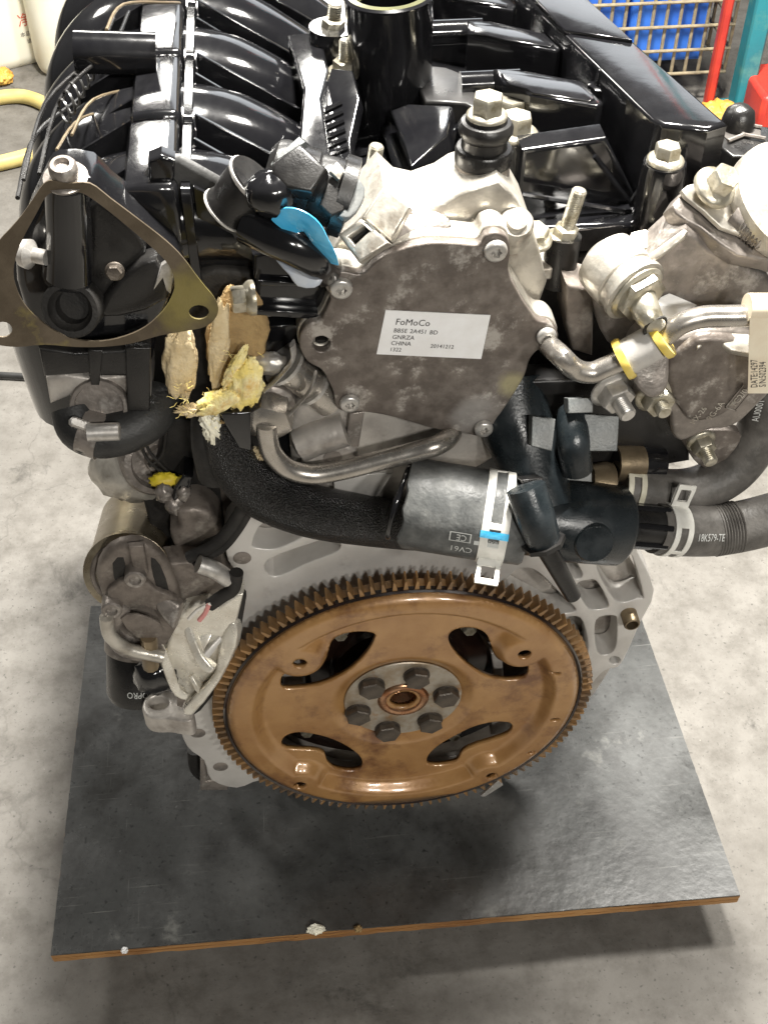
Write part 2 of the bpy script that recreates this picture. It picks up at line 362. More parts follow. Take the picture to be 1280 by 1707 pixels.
def link(name, me, c, parent=None, bevel=0, kind=None, label=None):
    o = bpy.data.objects.new(name, me); COL.objects.link(o); WL[o] = Vector(c)
    if parent is not None: o.parent = parent; o.location = Vector(c)-WL[parent]
    else: o.location = c
    if bevel:
        b = o.modifiers.new('bevel', 'BEVEL'); b.width = bevel; b.segments = 2; b.limit_method = 'ANGLE'; b.angle_limit = R_(40); b.harden_normals = False
    if kind: o['kind'] = kind
    if label: o['label'] = label
    return o
def thing(name, label, cat, loc, group=None):
    o = bpy.data.objects.new(name, None); COL.objects.link(o); o.location = loc; WL[o] = Vector(loc); o.empty_display_size = .03
    o['label'] = label; o['category'] = cat
    if group: o['group'] = group
    return o
def tag(o, label, cat, group=None):
    o['label'] = label; o['category'] = cat
    if group: o['group'] = group
    return o
def plateY(name, pts, y, depth, mat, parent, holes=(), bev=.001, k=4, ks=0, **kw):   # outline seen on a vertical plane facing the rear of the engine
    L = [[U(*p, y=y) for p in (sm(pts, k) if k > 1 else pts)]]
    for h in holes: L.append([U(*p, y=y) for p in (sm(h, 4) if ks == 0 else h)])
    g = G(); g.prism(L, L[0][0], (0, -1, 0), depth, bev); return g.build(name, mat, parent, **kw)
def plateN(name, pts, O, n, depth, mat, parent, holes=(), bev=.001, k=4, kh=4, **kw):
    O = Vector(O); n = Vector(n).normalized()
    L = [[UP(p[0], p[1], O, n) for p in (sm(pts, k) if k > 1 else pts)]]
    for h in holes: L.append([UP(p[0], p[1], O, n) for p in (sm(h, kh) if kh > 1 else h)])
    g = G(); g.prism(L, L[0][0], n, depth, bev); return g.build(name, mat, parent, **kw)
def circ(cx, cy, rx, ry=None, n=20):
    ry = ry or rx; return [(cx+rx*math.cos(2*math.pi*i/n), cy+ry*math.sin(2*math.pi*i/n)) for i in range(n)]
def lettering(body, size, place, parent, mat='ink', name='lettering', align='LEFT', stretch=1.):
    cu = bpy.data.curves.new('t', 'FONT'); cu.body = body; cu.size = size; cu.align_x = align; cu.resolution_u = 2
    t = bpy.data.objects.new('t', cu); me0 = bpy.data.meshes.new_from_object(t)
    g = G(); g.add([place(p.co.x*stretch, p.co.y) for p in me0.vertices], [tuple(p.vertices) for p in me0.polygons])
    bpy.data.objects.remove(t); bpy.data.curves.remove(cu); bpy.data.meshes.remove(me0)
    return g.build(name, mat, parent)

# ================================================================== SETTING
ZB, TB = -.200, .013                                   # board top, board thickness
ZF = -.262                                             # workshop floor
g = G(); g.add([(-6, -3, ZF), (6, -3, ZF), (6, 9, ZF), (-6, 9, ZF)], [(0, 1, 2, 3)])
o = g.build('floor', 'concrete'); o['kind'] = 'structure'; o['label'] = 'stained grey concrete workshop floor'

# ---- plywood board
q = [U(85, 1592, z=ZB), U(1233, 1492, z=ZB)]
q += [U(1052, 985, z=ZB), U(152, 1010, z=ZB)]
board = thing('plywood_board', 'dark oil-stained plywood board under the engine with bare orange front edge', 'board', ((q[0]+q[2])/2).to_tuple()[:2]+(ZF,))
def zz(p, z): return Vector((p.x, p.y, z))
ctr = sum(q, Vector())/4
def rough_loop(e, amp, seed):
    out = []
    for k in range(4):
        a, b = q[k], q[(k+1) % 4]; n = 90
        for i in range(n):
            p = a.lerp(b, i/n); d = (p-ctr); d.z = 0; d.normalize()
            f = noise.noise(Vector((p.x*60, p.y*60, seed)))*.5+noise.noise(Vector((p.x*260, p.y*260, seed)))
            f -= max(0, noise.noise(Vector((p.x*22, p.y*22, seed+5)))-.35)*5
            out.append(p+d*(e+amp*f))
    return out
for nm, mt, z0, z1, e, am in (('film_face', 'filmed_board', 0, .0018, 0, .0004), ('ply', 'plywood_edge', .0018, .0045, .0003, .0007), ('ply', 'plywood_edge', .0046, .0072, -.0004, .0006), ('ply', 'plywood_edge', .0073, .0100, .0003, .0008), ('ply', 'plywood_edge', .0101, .013, -.0002, .0008)):
    L = [zz(p, ZB-z0) for p in rough_loop(e, am, z0*1000)]; G().prism([L], L[0], (0, 0, 1), z1-z0).build(nm, mt, board)
for fx, fy in ((.2, .25), (.8, .25), (.2, .8), (.8, .8)):
    p = q[0].lerp(q[1], fx).lerp(q[3].lerp(q[2], fx), fy)
    g = G(); g.box((p.x-.03, p.y-.04, ZF), (p.x+.03, p.y+.04, ZB-TB)); g.build('support_block', 'dark_clutter', board)

# ================================================================== ENGINE
eng = thing('car_engine', 'used car engine with rusty flywheel and black covers standing on the board', 'engine', (0, .2, ZB))
# ---- block, oil pan, head: the body behind everything
blk = G().box((-.125, .045, -.03), (.150, .43, .262)).build('cylinder_block', 'dirty_casting', eng, bevel=.006)
G().box((-.110, .050, -.199), (.120, .40, -.02)).build('oil_pan', 'matte_black', eng, bevel=.012)
head = G().box((-.062, .060, .26), (.150, .43, .352)).build('cylinder_head', 'matte_black', eng, bevel=.004)

# ---- bell housing flange
FY = .016
outer = [(376, 893), (392, 868), (432, 836), (520, 800), (700, 770), (900, 800), (1048, 905), (1062, 920), (1090, 985), (1066, 1040), (1044, 1090), (1030, 1112), (1008, 1118), (985, 1142), (950, 1190),
         (880, 1250), (800, 1290), (660, 1305), (520, 1305), (440, 1300), (395, 1314), (352, 1300), (340, 1268), (312, 1245), (300, 1200), (318, 1130), (350, 1060), (400, 975), (380, 935)]
holes = [c8((822, 525), (870, 440), (980, 450), (1050, 485), (930, 548), (845, 548)),
         c8((890, 600), (1140, 508), (1190, 520), (1185, 560), (1060, 610), (915, 670)),
         c7((455, 530), (480, 480), (510, 465), (560, 480), (640, 560), (675, 600), (600, 610), (560, 590)),
         c7((635, 425), (670, 440), (697, 485), (680, 500), (660, 480)),
         c7((680, 520), (720, 503), (745, 512), (778, 575), (765, 592), (715, 590)),
         c7((740, 440), (835, 405), (887, 545), (870, 560), (800, 565)),
         c7((740, 630), (795, 615), (805, 640), (800, 715), (770, 738), (742, 720)),
         c7((640, 630), (690, 622), (712, 690), (710, 730), (690, 700)),
         circ(*c7((798, 755))[0], 9, 6, 10)]
big = circ(668, 1160, 262, 152, 40)                     # round crank opening
fl = plateY('bell_housing_flange', outer, FY, .022, 'machined_aluminium', eng, holes+[big], bev=.0012, k=3)
plateY('rear_wall', [(400, 900), (440, 850), (700, 790), (1000, 850), (1050, 930), (1070, 985), (1030, 1090), (960, 1190), (800, 1310), (500, 1310), (350, 1250), (340, 1100), (410, 960)], FY+.0225, .012, 'cast_aluminium', fl, k=3)
# threaded holes and dowels
for (px, py) in ((404, 930), (368, 1278), (330, 1222)):
    P = U(px, py, y=FY); g = G().lathe(P+Vector((0, -.0006, 0)), (0, 1, 0), [(.0052, 0), (.0062, .0004), (.0042, .0004), (.0036, .004), (0, .0045)], 20); g.build('threaded_hole', 'dull_aluminium', fl)
P = U(1047, 1022, y=FY); G().lathe(P, (0, -1, 0), [(.0062, -.004), (.0062, .011), (.0055, .012), (.0046, .012), (.0044, .004), (0, .003)], 24).build('dowel', 'brass_can', fl)
# lower left ear and foot of the flange
ez = U(270, 1172, y=.004).z
L = [U(*p, z=ez) for p in sm([(237, 1180), (245, 1160), (268, 1150), (298, 1156), (322, 1180), (318, 1202), (282, 1198), (250, 1196)], 5)]
G().prism([L, [U(*p, z=ez) for p in circ(264, 1171, 17, 11, 20)]], L[0], (0, 0, 1), .020, .002).build('mounting_ear', 'cast_aluminium', fl)
g = G(); L = [U(*p, y=FY+.004) for p in ((334, 1266), (382, 1266), (380, 1318), (334, 1318))]; hl = [U(*p, y=FY+.004) for p in ((344, 1276), (372, 1276), (371, 1301), (344, 1303))]
g.prism([L, hl], L[0], (0, -1, 0), .02, .0015); g.build('mounting_foot', 'dull_aluminium', fl)

# ---- parts seen through the flywheel windows: seal carrier
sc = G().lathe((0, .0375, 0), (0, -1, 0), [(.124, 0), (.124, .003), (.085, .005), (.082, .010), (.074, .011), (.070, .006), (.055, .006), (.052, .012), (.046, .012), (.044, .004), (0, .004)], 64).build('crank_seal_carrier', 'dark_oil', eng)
for p in ((568, 1062), (783, 1053), (512, 1224), (757, 1230)):
    P = U(*p, y=.022); P.y = .0275; G().bolt(P, (0, -1, 0), .0050, .005, .0068).build('bolt', 'zinc_bolt', sc)
for pts in (((470, 1120), (500, 1110), (506, 1140), (472, 1146)), ((818, 1090), (836, 1086), (840, 1132), (824, 1132)), ((820, 1196), (842, 1194), (850, 1222), (818, 1226))):
    plateY('web', pts, .020, .012, 'cast_aluminium', sc, bev=.002, k=1)
g = G().tube([(-.09, .03, -.045), (-.03, .026, -.07), (.05, .026, -.072), (.09, .03, -.05)], .006, 10); g.build('seal_lip', 'oily_rust', sc)

# ---- flywheel
RT = .1455                                             # tip radius of the teeth
FW = .0                                                # plane of the disc
def fwp(p): q = U(p[0], p[1], y=FW); return Vector((q.x, q.z))
RD = RT*.920
wins = [d1((240, 360), (250, 335), (300, 315), (350, 300), (385, 265), (400, 230), (430, 210), (480, 200), (530, 205), (535, 225), (510, 270), (460, 320), (400, 355), (340, 375), (270, 382), (245, 378)),
        d1((765, 212), (790, 192), (840, 188), (880, 205), (895, 235), (905, 265), (930, 290), (1000, 297), (1015, 315), (1005, 345), (960, 355), (900, 348), (850, 325), (800, 285), (770, 245)),
        d1((243, 545), (260, 525), (300, 516), (360, 525), (420, 545), (470, 575), (493, 600), (493, 630), (460, 640), (410, 632), (385, 610), (375, 585), (340, 575), (280, 572), (250, 565)),
        d1((700, 592), (730, 560), (780, 530), (840, 500), (900, 485), (950, 485), (965, 500), (950, 525), (900, 545), (850, 560), (810, 580), (790, 610), (740, 622), (700, 618))]
hl_px = d1((298, 269), (995, 241), (298, 653), (895, 625))
sl_px = d1((1090, 303), (1090, 447), (1020, 550))
pads = [fwp(p) for p in hl_px]
hub_c = Vector((0, 0))
loops = [[fwp(p) for p in sm(wn, 4)] for wn in wins]
for p in pads: loops.append([p+Vector((math.cos(a*math.pi/8), math.sin(a*math.pi/8)))*.0052 for a in range(16)])
for p in [fwp(p) for p in sl_px]: loops.append([p+Vector((math.cos(a*math.pi/6)*.0045, math.sin(a*math.pi/6)*.0024)) for a in range(12)])
loops.append([Vector((math.cos(2*math.pi*a/48), math.sin(2*math.pi*a/48)))*.0105 for a in range(48)])
outerc = [Vector((math.cos(2*math.pi*a/240), math.sin(2*math.pi*a/240)))*RD for a in range(240)]
def ss(a, b, x): t = max(0., min(1., (x-a)/(b-a))); return t*t*(3-2*t)
def fw_h(p):
    r = p.length
    h = ss(.772*RT-.0055, .772*RT+.0045, r)
    for c in pads: h = max(h, 1-ss(.0140, .0240, (p-c).length))
    h = .0035*ss(.046, .056, r)+h*.0095
    h += .0022*(1-ss(.044, .0475, r))*-1               # sunk hub
    h += .003*(1-ss(.0165, .0195, r))                  # raised bore lip
    h -= .0030*ss(RD-.005, RD, r)
    return h
vs = list(outerc); es = [(i, (i+1) % 240) for i in range(240)]
for l in loops:
    b = len(vs); vs += l; es += [(b+i, b+(i+1) % len(l)) for i in range(len(l))]
hx = .0021; ny = int(RD/hx)
for iy in range(-ny, ny+1):
    for ix in range(-ny, ny+1):
        p = Vector(((ix+(iy % 2)*.5)*hx, iy*hx*.92))
        if p.length < RD-.001: vs.append(p)
ov, oe, of, *_ = delaunay_2d_cdt(vs, es, [], 0, 1e-7)
g = G(); g.v = [Vector((p.x, FW-fw_h(p), p.y)) for p in ov]
for f in of:
    c = sum((ov[i] for i in f), Vector((0, 0)))/3
    if c.length < RD and not any(inside(c, l) for l in loops): g.f.append(tuple(f))
fw = g.build('flywheel', 'oily_rust', eng, ang=60)
sd = fw.modifiers.new('thickness', 'SOLIDIFY'); sd.thickness = .0045; sd.offset = -1
# make sure the sheet faces the rear
me = fw.data
if sum(p.normal.y for p in me.polygons[:200]) > 0: me.flip_normals()
# ring gear with its teeth
NT = 114; g = G(); yf, yb = -.0085, .0015
ringF = []; ringB = []
for i in range(NT):
    a0 = 2*math.pi*i/NT; da = 2*math.pi/NT
    for fa, rr in ((.0, RT*.944), (.34, RT*.944), (.48, RT), (.66, RT), (.80, RT*.944)):
        a = a0+da*fa; ringF.append(Vector((math.cos(a)*rr, 0, math.sin(a)*rr)))
def rad(p, r): return p*(r/p.length)
n_ = len(ringF)
R0 = [rad(p, RT*.915)+Vector((0, yf, 0)) for p in ringF]; R1 = [p*.998+Vector((0, yf, 0)) for p in ringF]; R1b = [p+Vector((0, yf+.0010, 0)) for p in ringF]; R2 = [p+Vector((0, yb, 0)) for p in ringF]; R3 = [rad(p, RT*.915)+Vector((0, yb, 0)) for p in ringF]
g.rings([R0, R1, R1b, R2, R3, R0], True, False, False)
rg = g.build('ring_gear', 'rusty_gear', fw, ang=25)
G().lathe((0, -.0085, 0), (0, -1, 0), [(RT*.915, -.003), (RT*.945, -.003), (RT*.944, .0005), (RT*.936, .0018), (RT*.926, .001), (RT*.915, -.003)], 160).build('oily_groove', 'dark_oil', fw)
# hub plate, bolts, bore
g = G().lathe((0, FW+.0006, 0), (0, -1, 0), [(.0455, 0), (.0455, .0006), (.0448, .0012), (.0200, .0012), (.0195, .0004)], 64, cap=False); g.build('hub_plate', 'greased_steel', fw)
for i, p in enumerate(d1((527, 392), (668, 360), (760, 418), (710, 500), (577, 527), (484, 475))):
    P = U(*p, y=FW-.004); P.y = FW-.0006
    G().bolt(P, (0, -1, 0), .0100, .0062, .0102, .001, ph=i*.5+.2).build('hub_bolt', 'dark_bolt', fw)
G().lathe((0, FW+.002, 0), (0, -1, 0), [(.0200, -.001), (.0200, .0020), (.0185, .0042), (.0160, .0050), (.0138, .0042), (.0122, .0012), (.0115, -.002), (.0112, -.030), (0, -.030)], 48, cap=False).build('pilot_bore', 'copper_bore', fw)
P = U(820, 1312, y=-.004); g = G(); L = [U(*p, y=-.0095) for p in ((801, 1327), (830, 1301), (838, 1309), (808, 1328))]; g.prism([L], L[0], (0, -1, 0), .002); g.build('rim_glint', 'screw_steel', fw)  # bright steel sliver standing in for a glint on the flywheel edge

# ================================================================== VACUUM PUMP
PY = .0
cov = c5((362, 262), (385, 236), (440, 232), (500, 240), (560, 190), (640, 150), (740, 125), (850, 125), (935, 130), (960, 97), (1005, 84), (1045, 105), (1056, 155), (1050, 230), (1080, 300), (1130, 380), (1160, 415), (1205, 428), (1236, 470), (1215, 502), (1165, 522), (1130, 560), (1110, 620), (1070, 690), (1030, 750), (1002, 790), (990, 835), (950, 850), (905, 842), (860, 830), (780, 822), (700, 800), (600, 772), (500, 757), (440, 757), (405, 738), (396, 690), (380, 650), (350, 600), (300, 570), (270, 520), (270, 470), (300, 430), (345, 415), (375, 360), (384, 330), (364, 290))
lab = c5((590, 376), (982, 395), (947, 558), (556, 540))
hole = circ(*c5((350, 503))[0], 15, 13, 18)
L = [[U(*p, y=PY) for p in sm(cov, 4)], [U(*p, y=PY) for p in hole]]
pump = G().prism(L, L[0][0], (0, -1, 0), .0065, .0012).build('vacuum_pump', 'stained_aluminium', eng)
big_ = [p+Vector((0, .0068, 0)) for p in L[0]]
cc = sum(big_, Vector())/len(big_)
g = G(); g.prism([[cc+(p-cc)*1.012 for p in big_], [p+Vector((0, .0068, 0)) for p in L[1]]], big_[0], (0, -1, 0), .016, .0012); g.build('pump_flange', 'bright_aluminium', pump)
g = G(); g.prism([[cc+(p-cc)*.93+Vector((0, .0162, 0)) for p in big_]], big_[0]+Vector((0, .0162, 0)), (0, -1, 0), .045, .003); g.build('pump_body', 'bright_aluminium', pump)
g = G().lathe(U(*c5((350, 503))[0], y=PY+.012), (0, -1, 0), [(.0062, -.01), (.0062, .004)], 18); g.build('bolt_bore', 'matte_black', pump)
def torx(P, r, parent, mat='screw_steel'):
    g = G(); st = lambda a: 1+.17*math.cos(6*a)
    d = Vector((0, -1, 0)); u = Vector((1, 0, 0)); v = d.cross(u)
    def ring(rr, h, m=None, seg=36): return [P+d*h+(u*math.cos(2*math.pi*j/seg)+v*math.sin(2*math.pi*j/seg))*rr*(m(2*math.pi*j/seg) if m else 1) for j in range(seg)]
    g.rings([ring(r, 0), ring(r, .0014), ring(r*.95, .0025), ring(r*.8, .0032), ring(r*.5, .0034), ring(r*.43, .0034, st), ring(r*.42, .0008, st)], True, False, True)
    return g.build('torx_screw', mat, parent)
for p, r in zip(c5((423, 290), (1000, 150), (1190, 470), (455, 720), (955, 815)), (44, 45, 38, 38, 36)):
    P = U(*p, y=PY-.0005); torx(P, r/2.2456*mpp(P), pump)
stain('stained_aluminium', U(858, 640, y=PY)-WL[pump], .010, (.42, .38, .22), .8)
stain('stained_aluminium', U(790, 690, y=PY)-WL[pump], .016, (.46, .44, .42), .6)
# label
L = [U(*p, y=PY-.0006) for p in lab]
lb = G().prism([L], L[0], (0, -1, 0), .0005).build('label', 'label_white', pump)
ox, rx_, bx_ = L[0], L[1]-L[0], L[3]-L[0]
def onlab(a, b): return lambda x, y: ox+rx_*(a+x)+bx_*(b-y)+Vector((0, -.0003, 0))
for t, a, b, s_ in (('FoMoCo', .115, .30, .20), ('BB5E', .115, .475, .135), ('2A451', .27, .475, .135), ('BD', .46, .48, .135), ('GNRZA', .115, .625, .135), ('CHINA', .115, .765, .135), ('20141212', .50, .79, .125), ('1322', .115, .91, .125)):
    lettering(t, s_, onlab(a, b), lb, 'ink', stretch=.46)

# ---- pump housing on top of the head and the grommet boss
ph = plateY('pump_housing', [(545, 432), (566, 398), (602, 362), (640, 318), (668, 345), (700, 352), (740, 338), (765, 322), (832, 300), (862, 330), (886, 372), (900, 420), (912, 470), (880, 560), (700, 600), (560, 520)], .026, .045, 'bright_aluminium', pump, bev=.0022, k=1)
# inclined dull pads on top of the housing
Pp = U(720, 372, y=.016)
plateN('machined_pad', [(645, 388), (668, 362), (726, 352), (752, 376), (700, 392), (650, 402)], Pp, (0, -.55, .83), .008, 'dull_aluminium', pump, bev=.0006, k=3)
# bracket with rectangular slot
Pb = U(600, 400, y=-.004)
bk = plateN('slotted_bracket', [(563, 391), (601, 364), (648, 405), (598, 438)], Pb, (-.25, -.75, .6), .012, 'bright_aluminium', pump, [[(581, 395), (611, 373), (619, 382), (591, 408)]], bev=.0015, k=1, kh=1)
plateN('bracket_arm', [(604, 362), (640, 306), (684, 345), (652, 402)], U(640, 350, y=.010), (-.2, -.72, .62), .012, 'bright_aluminium', pump, bev=.002, k=1)
plateN('slot_floor', [(578, 396), (611, 370), (622, 382), (592, 411)], Pb+Vector((0, .0085, -.005)), (-.25, -.75, .6), .002, 'matte_black', pump, bev=0, k=1)
B = U(800, 322, y=.052); k_ = mpp(B)
G().lathe(B, (.02, 0, 1), [(.0175, -.02), (.0165, .0), (.0155, .008), (.0150, .019)], 32).build('boss', 'dull_aluminium', pump)
gr = G().lathe(B, (.02, 0, 1), [(.0148, .019), (.0158, .020), (.0160, .027), (.0150, .0285), (.0128, .029), (.0124, .034), (.0138, .0355), (.0150, .038), (.0150, .041), (.0135, .0435), (.0115, .044), (.011, .0465), (.009, .047)], 36).build('rubber_grommet', 'satin_black', pump)
G().bolt(B+Vector((.001, 0, .046)), (.02, 0, 1), .0088, .0095, .0112, .0025, ph=.3).build('hex_bolt', 'zinc_bolt', pump)
P = U(860, 372, y=.02); G().lathe(P, (0, -.55, .8), [(.010, -.02), (.010, .0), (.0085, .002), (.006, .002), (.0055, .0045), (0, .005)], 24).build('plug', 'bright_aluminium', pump)

# ---- lower casting under the pump
lc = plateY('water_outlet_casting', [(488, 690), (530, 660), (600, 640), (760, 640), (850, 690), (850, 742), (780, 790), (690, 815), (640, 838), (560, 830), (500, 800), (484, 752)], .010, .035, 'cast_aluminium', eng, bev=.004, k=3)
plateY('casting_rib', c5((455, 765), (512, 755), (490, 890), (440, 885)), .004, .012, 'dull_aluminium', lc, bev=.0012, k=1)
plateY('casting_boss', c5((280, 940), (330, 905), (420, 880), (480, 905), (480, 960), (400, 985), (290, 980)), .002, .02, 'cast_aluminium', lc, bev=.003, k=3)
P = U(*c5((392, 928))[0], y=.0017); G().lathe(P, (0, -1, 0), [(.0058, 0), (.0058, .0004), (.0042, .0004), (.0042, -.003), (0, -.003)], 20).build('threaded_hole', 'dull_aluminium', lc)
plateY('casting_pad', c5((395, 1005), (500, 990), (620, 985), (560, 1075), (400, 1075)), .004, .02, 'machined_aluminium', lc, bev=.001, k=1)
G().tube([U(*p, y=.006) for p in c5((270, 880), (340, 850), (440, 820))], .011, 12).build('casting_arm', 'cast_aluminium', lc)

# ================================================================== PIPES ON THE LEFT OF THE PUMP
TY = -.012
tp = [U(*p, y=TY) for p in c5((145, 800), (148, 850), (165, 910), (220, 965), (310, 990), (420, 975), (560, 940), (700, 905), (770, 885))]
tp += [U(*c5((815, 862))[0], y=-.006), U(*c5((838, 838))[0], y=.004)]
st = G().tube(tp, .0063, 20, 6).build('steel_pipe', 'steel_tube', eng)
P0 = U(445, 712, y=-.012); ax = (U(452, 660, y=.012)-P0).normalized()
G().lathe(P0, ax, [(.0075, -.0015), (.0105, -.0005), (.0150, .002), (.0150, .015), (.0135, .0165)], 6, .35).build('pipe_nut', 'steel_tube', st)
G().lathe(P0+ax*.0165, ax, [(.0125, 0), (.0150, .002), (.0150, .008), (.0125, .010), (.0125, .022)], 28).build('pipe_collar', 'dull_aluminium', st)
# strap and sleeve
A, B2 = U(478, 610, y=.008), U(552, 668, y=.012)
sv = G().tube([A, A.lerp(B2, .5), B2], .0105, 24, 2).build('pipe_sleeve', 'steel_tube', eng)
for t, r in ((.55, .0132), (-.05, .0140)):
    O = A.lerp(B2, t); G().lathe(O, B2-A, [(.0104, -.0012), (r, -.0012), (r, .0012), (.0104, .0012)], 28).build('clamp_band', 'screw_steel', sv)
g = G().tube([U(*p, y=-.006) for p in d5((885, 310), (890, 420), (800, 540), (690, 640))], .0013, 8, 5, w=3.2, twist=(.3, 1, .3)); g.build('clip_strap', 'screw_steel', sv)
g = G().tube([U(*p, y=-.006) for p in d5((1050, 520), (1010, 640), (930, 740), (850, 830))], .0009, 8, 5, w=3.2, twist=(.3, 1, .3)); g.build('clip_strap', 'screw_steel', sv)
g = G().blob(U(452, 606, y=.002), (.010, .006, .007), 3, .22, 2.5); g.build('crushed_clip_end', 'screw_steel', sv)

plateY('dark_bracket', [(430, 545), (500, 540), (545, 600), (520, 690), (498, 790), (470, 800), (440, 700)], .020, .01, 'gloss_black', sv, bev=.001, k=1)
# ---- black mounting block left of the pump with its bolt
mb = plateY('manifold_mount', [(420, 425), (470, 412), (545, 425), (548, 520), (470, 532), (428, 520)], .012, .06, 'gloss_black', eng, bev=.003, k=1)
plateY('mount_rib', [(432, 468), (530, 472), (530, 480), (432, 477)], .008, .004, 'gloss_black', mb, bev=.001, k=1)
plateY('mount_rib', [(424, 516), (530, 522), (532, 534), (424, 526)], .006, .008, 'gloss_black', mb, bev=.001, k=1)
P = U(424, 496, y=.006); G().bolt(P, (-1, -.15, .05), .0075, .0085, .0098, .004, ph=.3).build('side_bolt', 'zinc_bolt', mb)
# dark wall behind the foam
plateY('sound_shield', [(300, 470), (420, 455), (440, 560), (470, 640), (480, 760), (380, 800), (340, 760), (320, 690), (288, 600)], .028, .03, 'matte_black', eng, bev=.004, k=2)

# ================================================================== TORN FOAM
fo = thing_foam = G().blob(U(302, 605, y=.004), (.0095, .005, .027), 2, .26, 1.6, 48, ax=(.10, 0, 1)).build('torn_foam', 'foam_tan', eng)
G().blob(U(398, 572, y=.008), (.0165, .006, .033), 5, .22, 1.6, 48, ax=(.10, .2, 1)).build('foam_sheet', 'foam_brown', fo)
G().blob(U(365, 575, y=.004), (.0060, .004, .030), 9, .24, 1.6, 48, ax=(.14, .1, 1)).build('foam_sheet', 'foam_tan', fo)
G().blob(U(408, 635, y=-.008), (.0105, .008, .017), 11, .29, 2.2, 48, ax=(.1, 0, 1)).build('foam_tuft', 'foam_yellow', fo)
G().blob(U(392, 612, y=-.010), (.0035, .003, .016), 12, .28, 2.0, 40, ax=(.55, 0, 1)).build('foam_tuft', 'foam_yellow', fo)
G().blob(U(366, 668, y=-.010), (.0065, .006, .015), 14, .29, 2.4, 40, ax=(1, 0, .55)).build('foam_tuft', 'foam_yellow', fo)
G().blob(U(322, 684, y=-.006), (.0035, .003, .009), 15, .5, 3.2, 18, ax=(1, 0, -.1)).build('foam_tuft', 'foam_tan', fo)
G().blob(U(356, 716, y=-.008), (.0055, .005, .013), 17, .5, 3.2, 22, ax=(-.25, 0, 1)).build('foam_tuft', 'pale_plastic', fo)
G().blob(U(378, 724, y=-.005), (.0075, .005, .012), 18, .5, 3.2, 22, ax=(-.3, 0, 1)).build('foam_tuft', 'foam_brown', fo)
G().blob(U(416, 770, y=-.006), (.0055, .004, .012), 19, .5, 3.2, 22, ax=(.7, 0, 1)).build('foam_tuft', 'foam_tan', fo)
g = G()
for i in range(130):                                   # loose fibres
    px, py = random.choice(((408, 640, 24, 40), (372, 665, 26, 16), (385, 620, 12, 22), (330, 684, 30, 8), (365, 600, 10, 60), (300, 660, 12, 20)))[0:2] if False else (0, 0)
    c = random.choice(((412, 630, 26, 44), (366, 668, 36, 16), (388, 615, 14, 26), (330, 686, 34, 8), (352, 700, 16, 14), (304, 655, 14, 20)))
    px, py = c[0]+random.uniform(-1, 1)*c[2], c[1]+random.uniform(-1, 1)*c[3]
    a = U(px, py, y=-.012+random.uniform(0, .008)); b = a+Vector((random.uniform(-1, 1), random.uniform(-.6, .3), random.uniform(-.8, .8)))*.0042
    mid = (a+b)/2+Vector((random.uniform(-1, 1), 0, random.uniform(-1, 1)))*.0015
    g.tube([a, mid, b], .00014, 4, 2)
g.build('foam_fibres', 'foam_yellow', fo, kind='stuff')

# ---- braided hose from the foam to the thermostat
bh = G().tube([U(372, 676, y=.006), U(374, 720, y=-.002), U(395, 775, y=-.006), U(440, 820, y=-.008), U(520, 852, y=-.012), U(610, 868, y=-.006), U(690, 878, y=.004)], [.010, .012, .0155, .0175, .0170, .0165, .016], 28, 7).build('braided_hose', 'braided_sleeve', eng)
G().tube([U(352, 690, y=.014), U(352, 740, y=.004), U(362, 790, y=.004)], .012, 16, 4).build('hose_branch', 'matte_black', bh)
plateY('hose_end_cover', d5((370, 810), (590, 800), (600, 1080), (500, 1060), (430, 930)), -.014, .008, 'gloss_black', bh, bev=.0015, k=1)

# ================================================================== COOLANT HOSE, CLAMPS AND OUTLET
HY = -.034
hA, hB = U(678, 838, y=HY+.012), U(874, 869, y=HY-.006)
hax = (hB-hA).normalized(); k_ = mpp(hA); rH = .0285
g = G(); ln = (hB-hA).length
u_, v_, n_ax = frame(hax)
# cut edge is uneven
prof = [(.0001, .03), (.82, .03), (.82, .0015), (.90, -.001), (.985, .0), (1.0, .002), (1.0, .03), (1.0, ln*.55), (.985, ln*.75), (.955, ln), (.9, ln+.002)]
rs = []
for r, h in prof:
    ring = []
    for j in range(48):
        a = 2*math.pi*j/48; wob = (.0022*noise.noise(Vector((math.cos(a)*2, math.sin(a)*2, 1)))+.0012*noise.noise(Vector((math.cos(a)*7, math.sin(a)*7, 3)))) if h < .003 else 0
        ring.append(hA+hax*(h+wob)+(u_*math.cos(a)+v_*math.sin(a))*rH*r)
    rs.append(ring)
g.rings(rs, True, False, True)
ch = g.build('coolant_hose', 'grey_rubber', eng, ang=50)
lp = [around(hA, hax, .0235, cam_angle(hA, hax)+R_(a), -.004-.004*math.sin(R_(a*.9+20))) for a in (-105, -70, -35, 0, 35, 70, 105)]
G().tube(lp, [.0012, .0020, .0016, .0022, .0015, .0020, .0012], 10, 6).build('torn_hose_lining', 'gloss_black', ch)
def bend(O, d, r, a0, h0, upside=False):                # lettering wrapped round a hose
    s_ = -1 if upside else 1
    def f(x, y): return around(O, d, r+.0002, a0+s_*y/r, h0+s_*x)
    return f
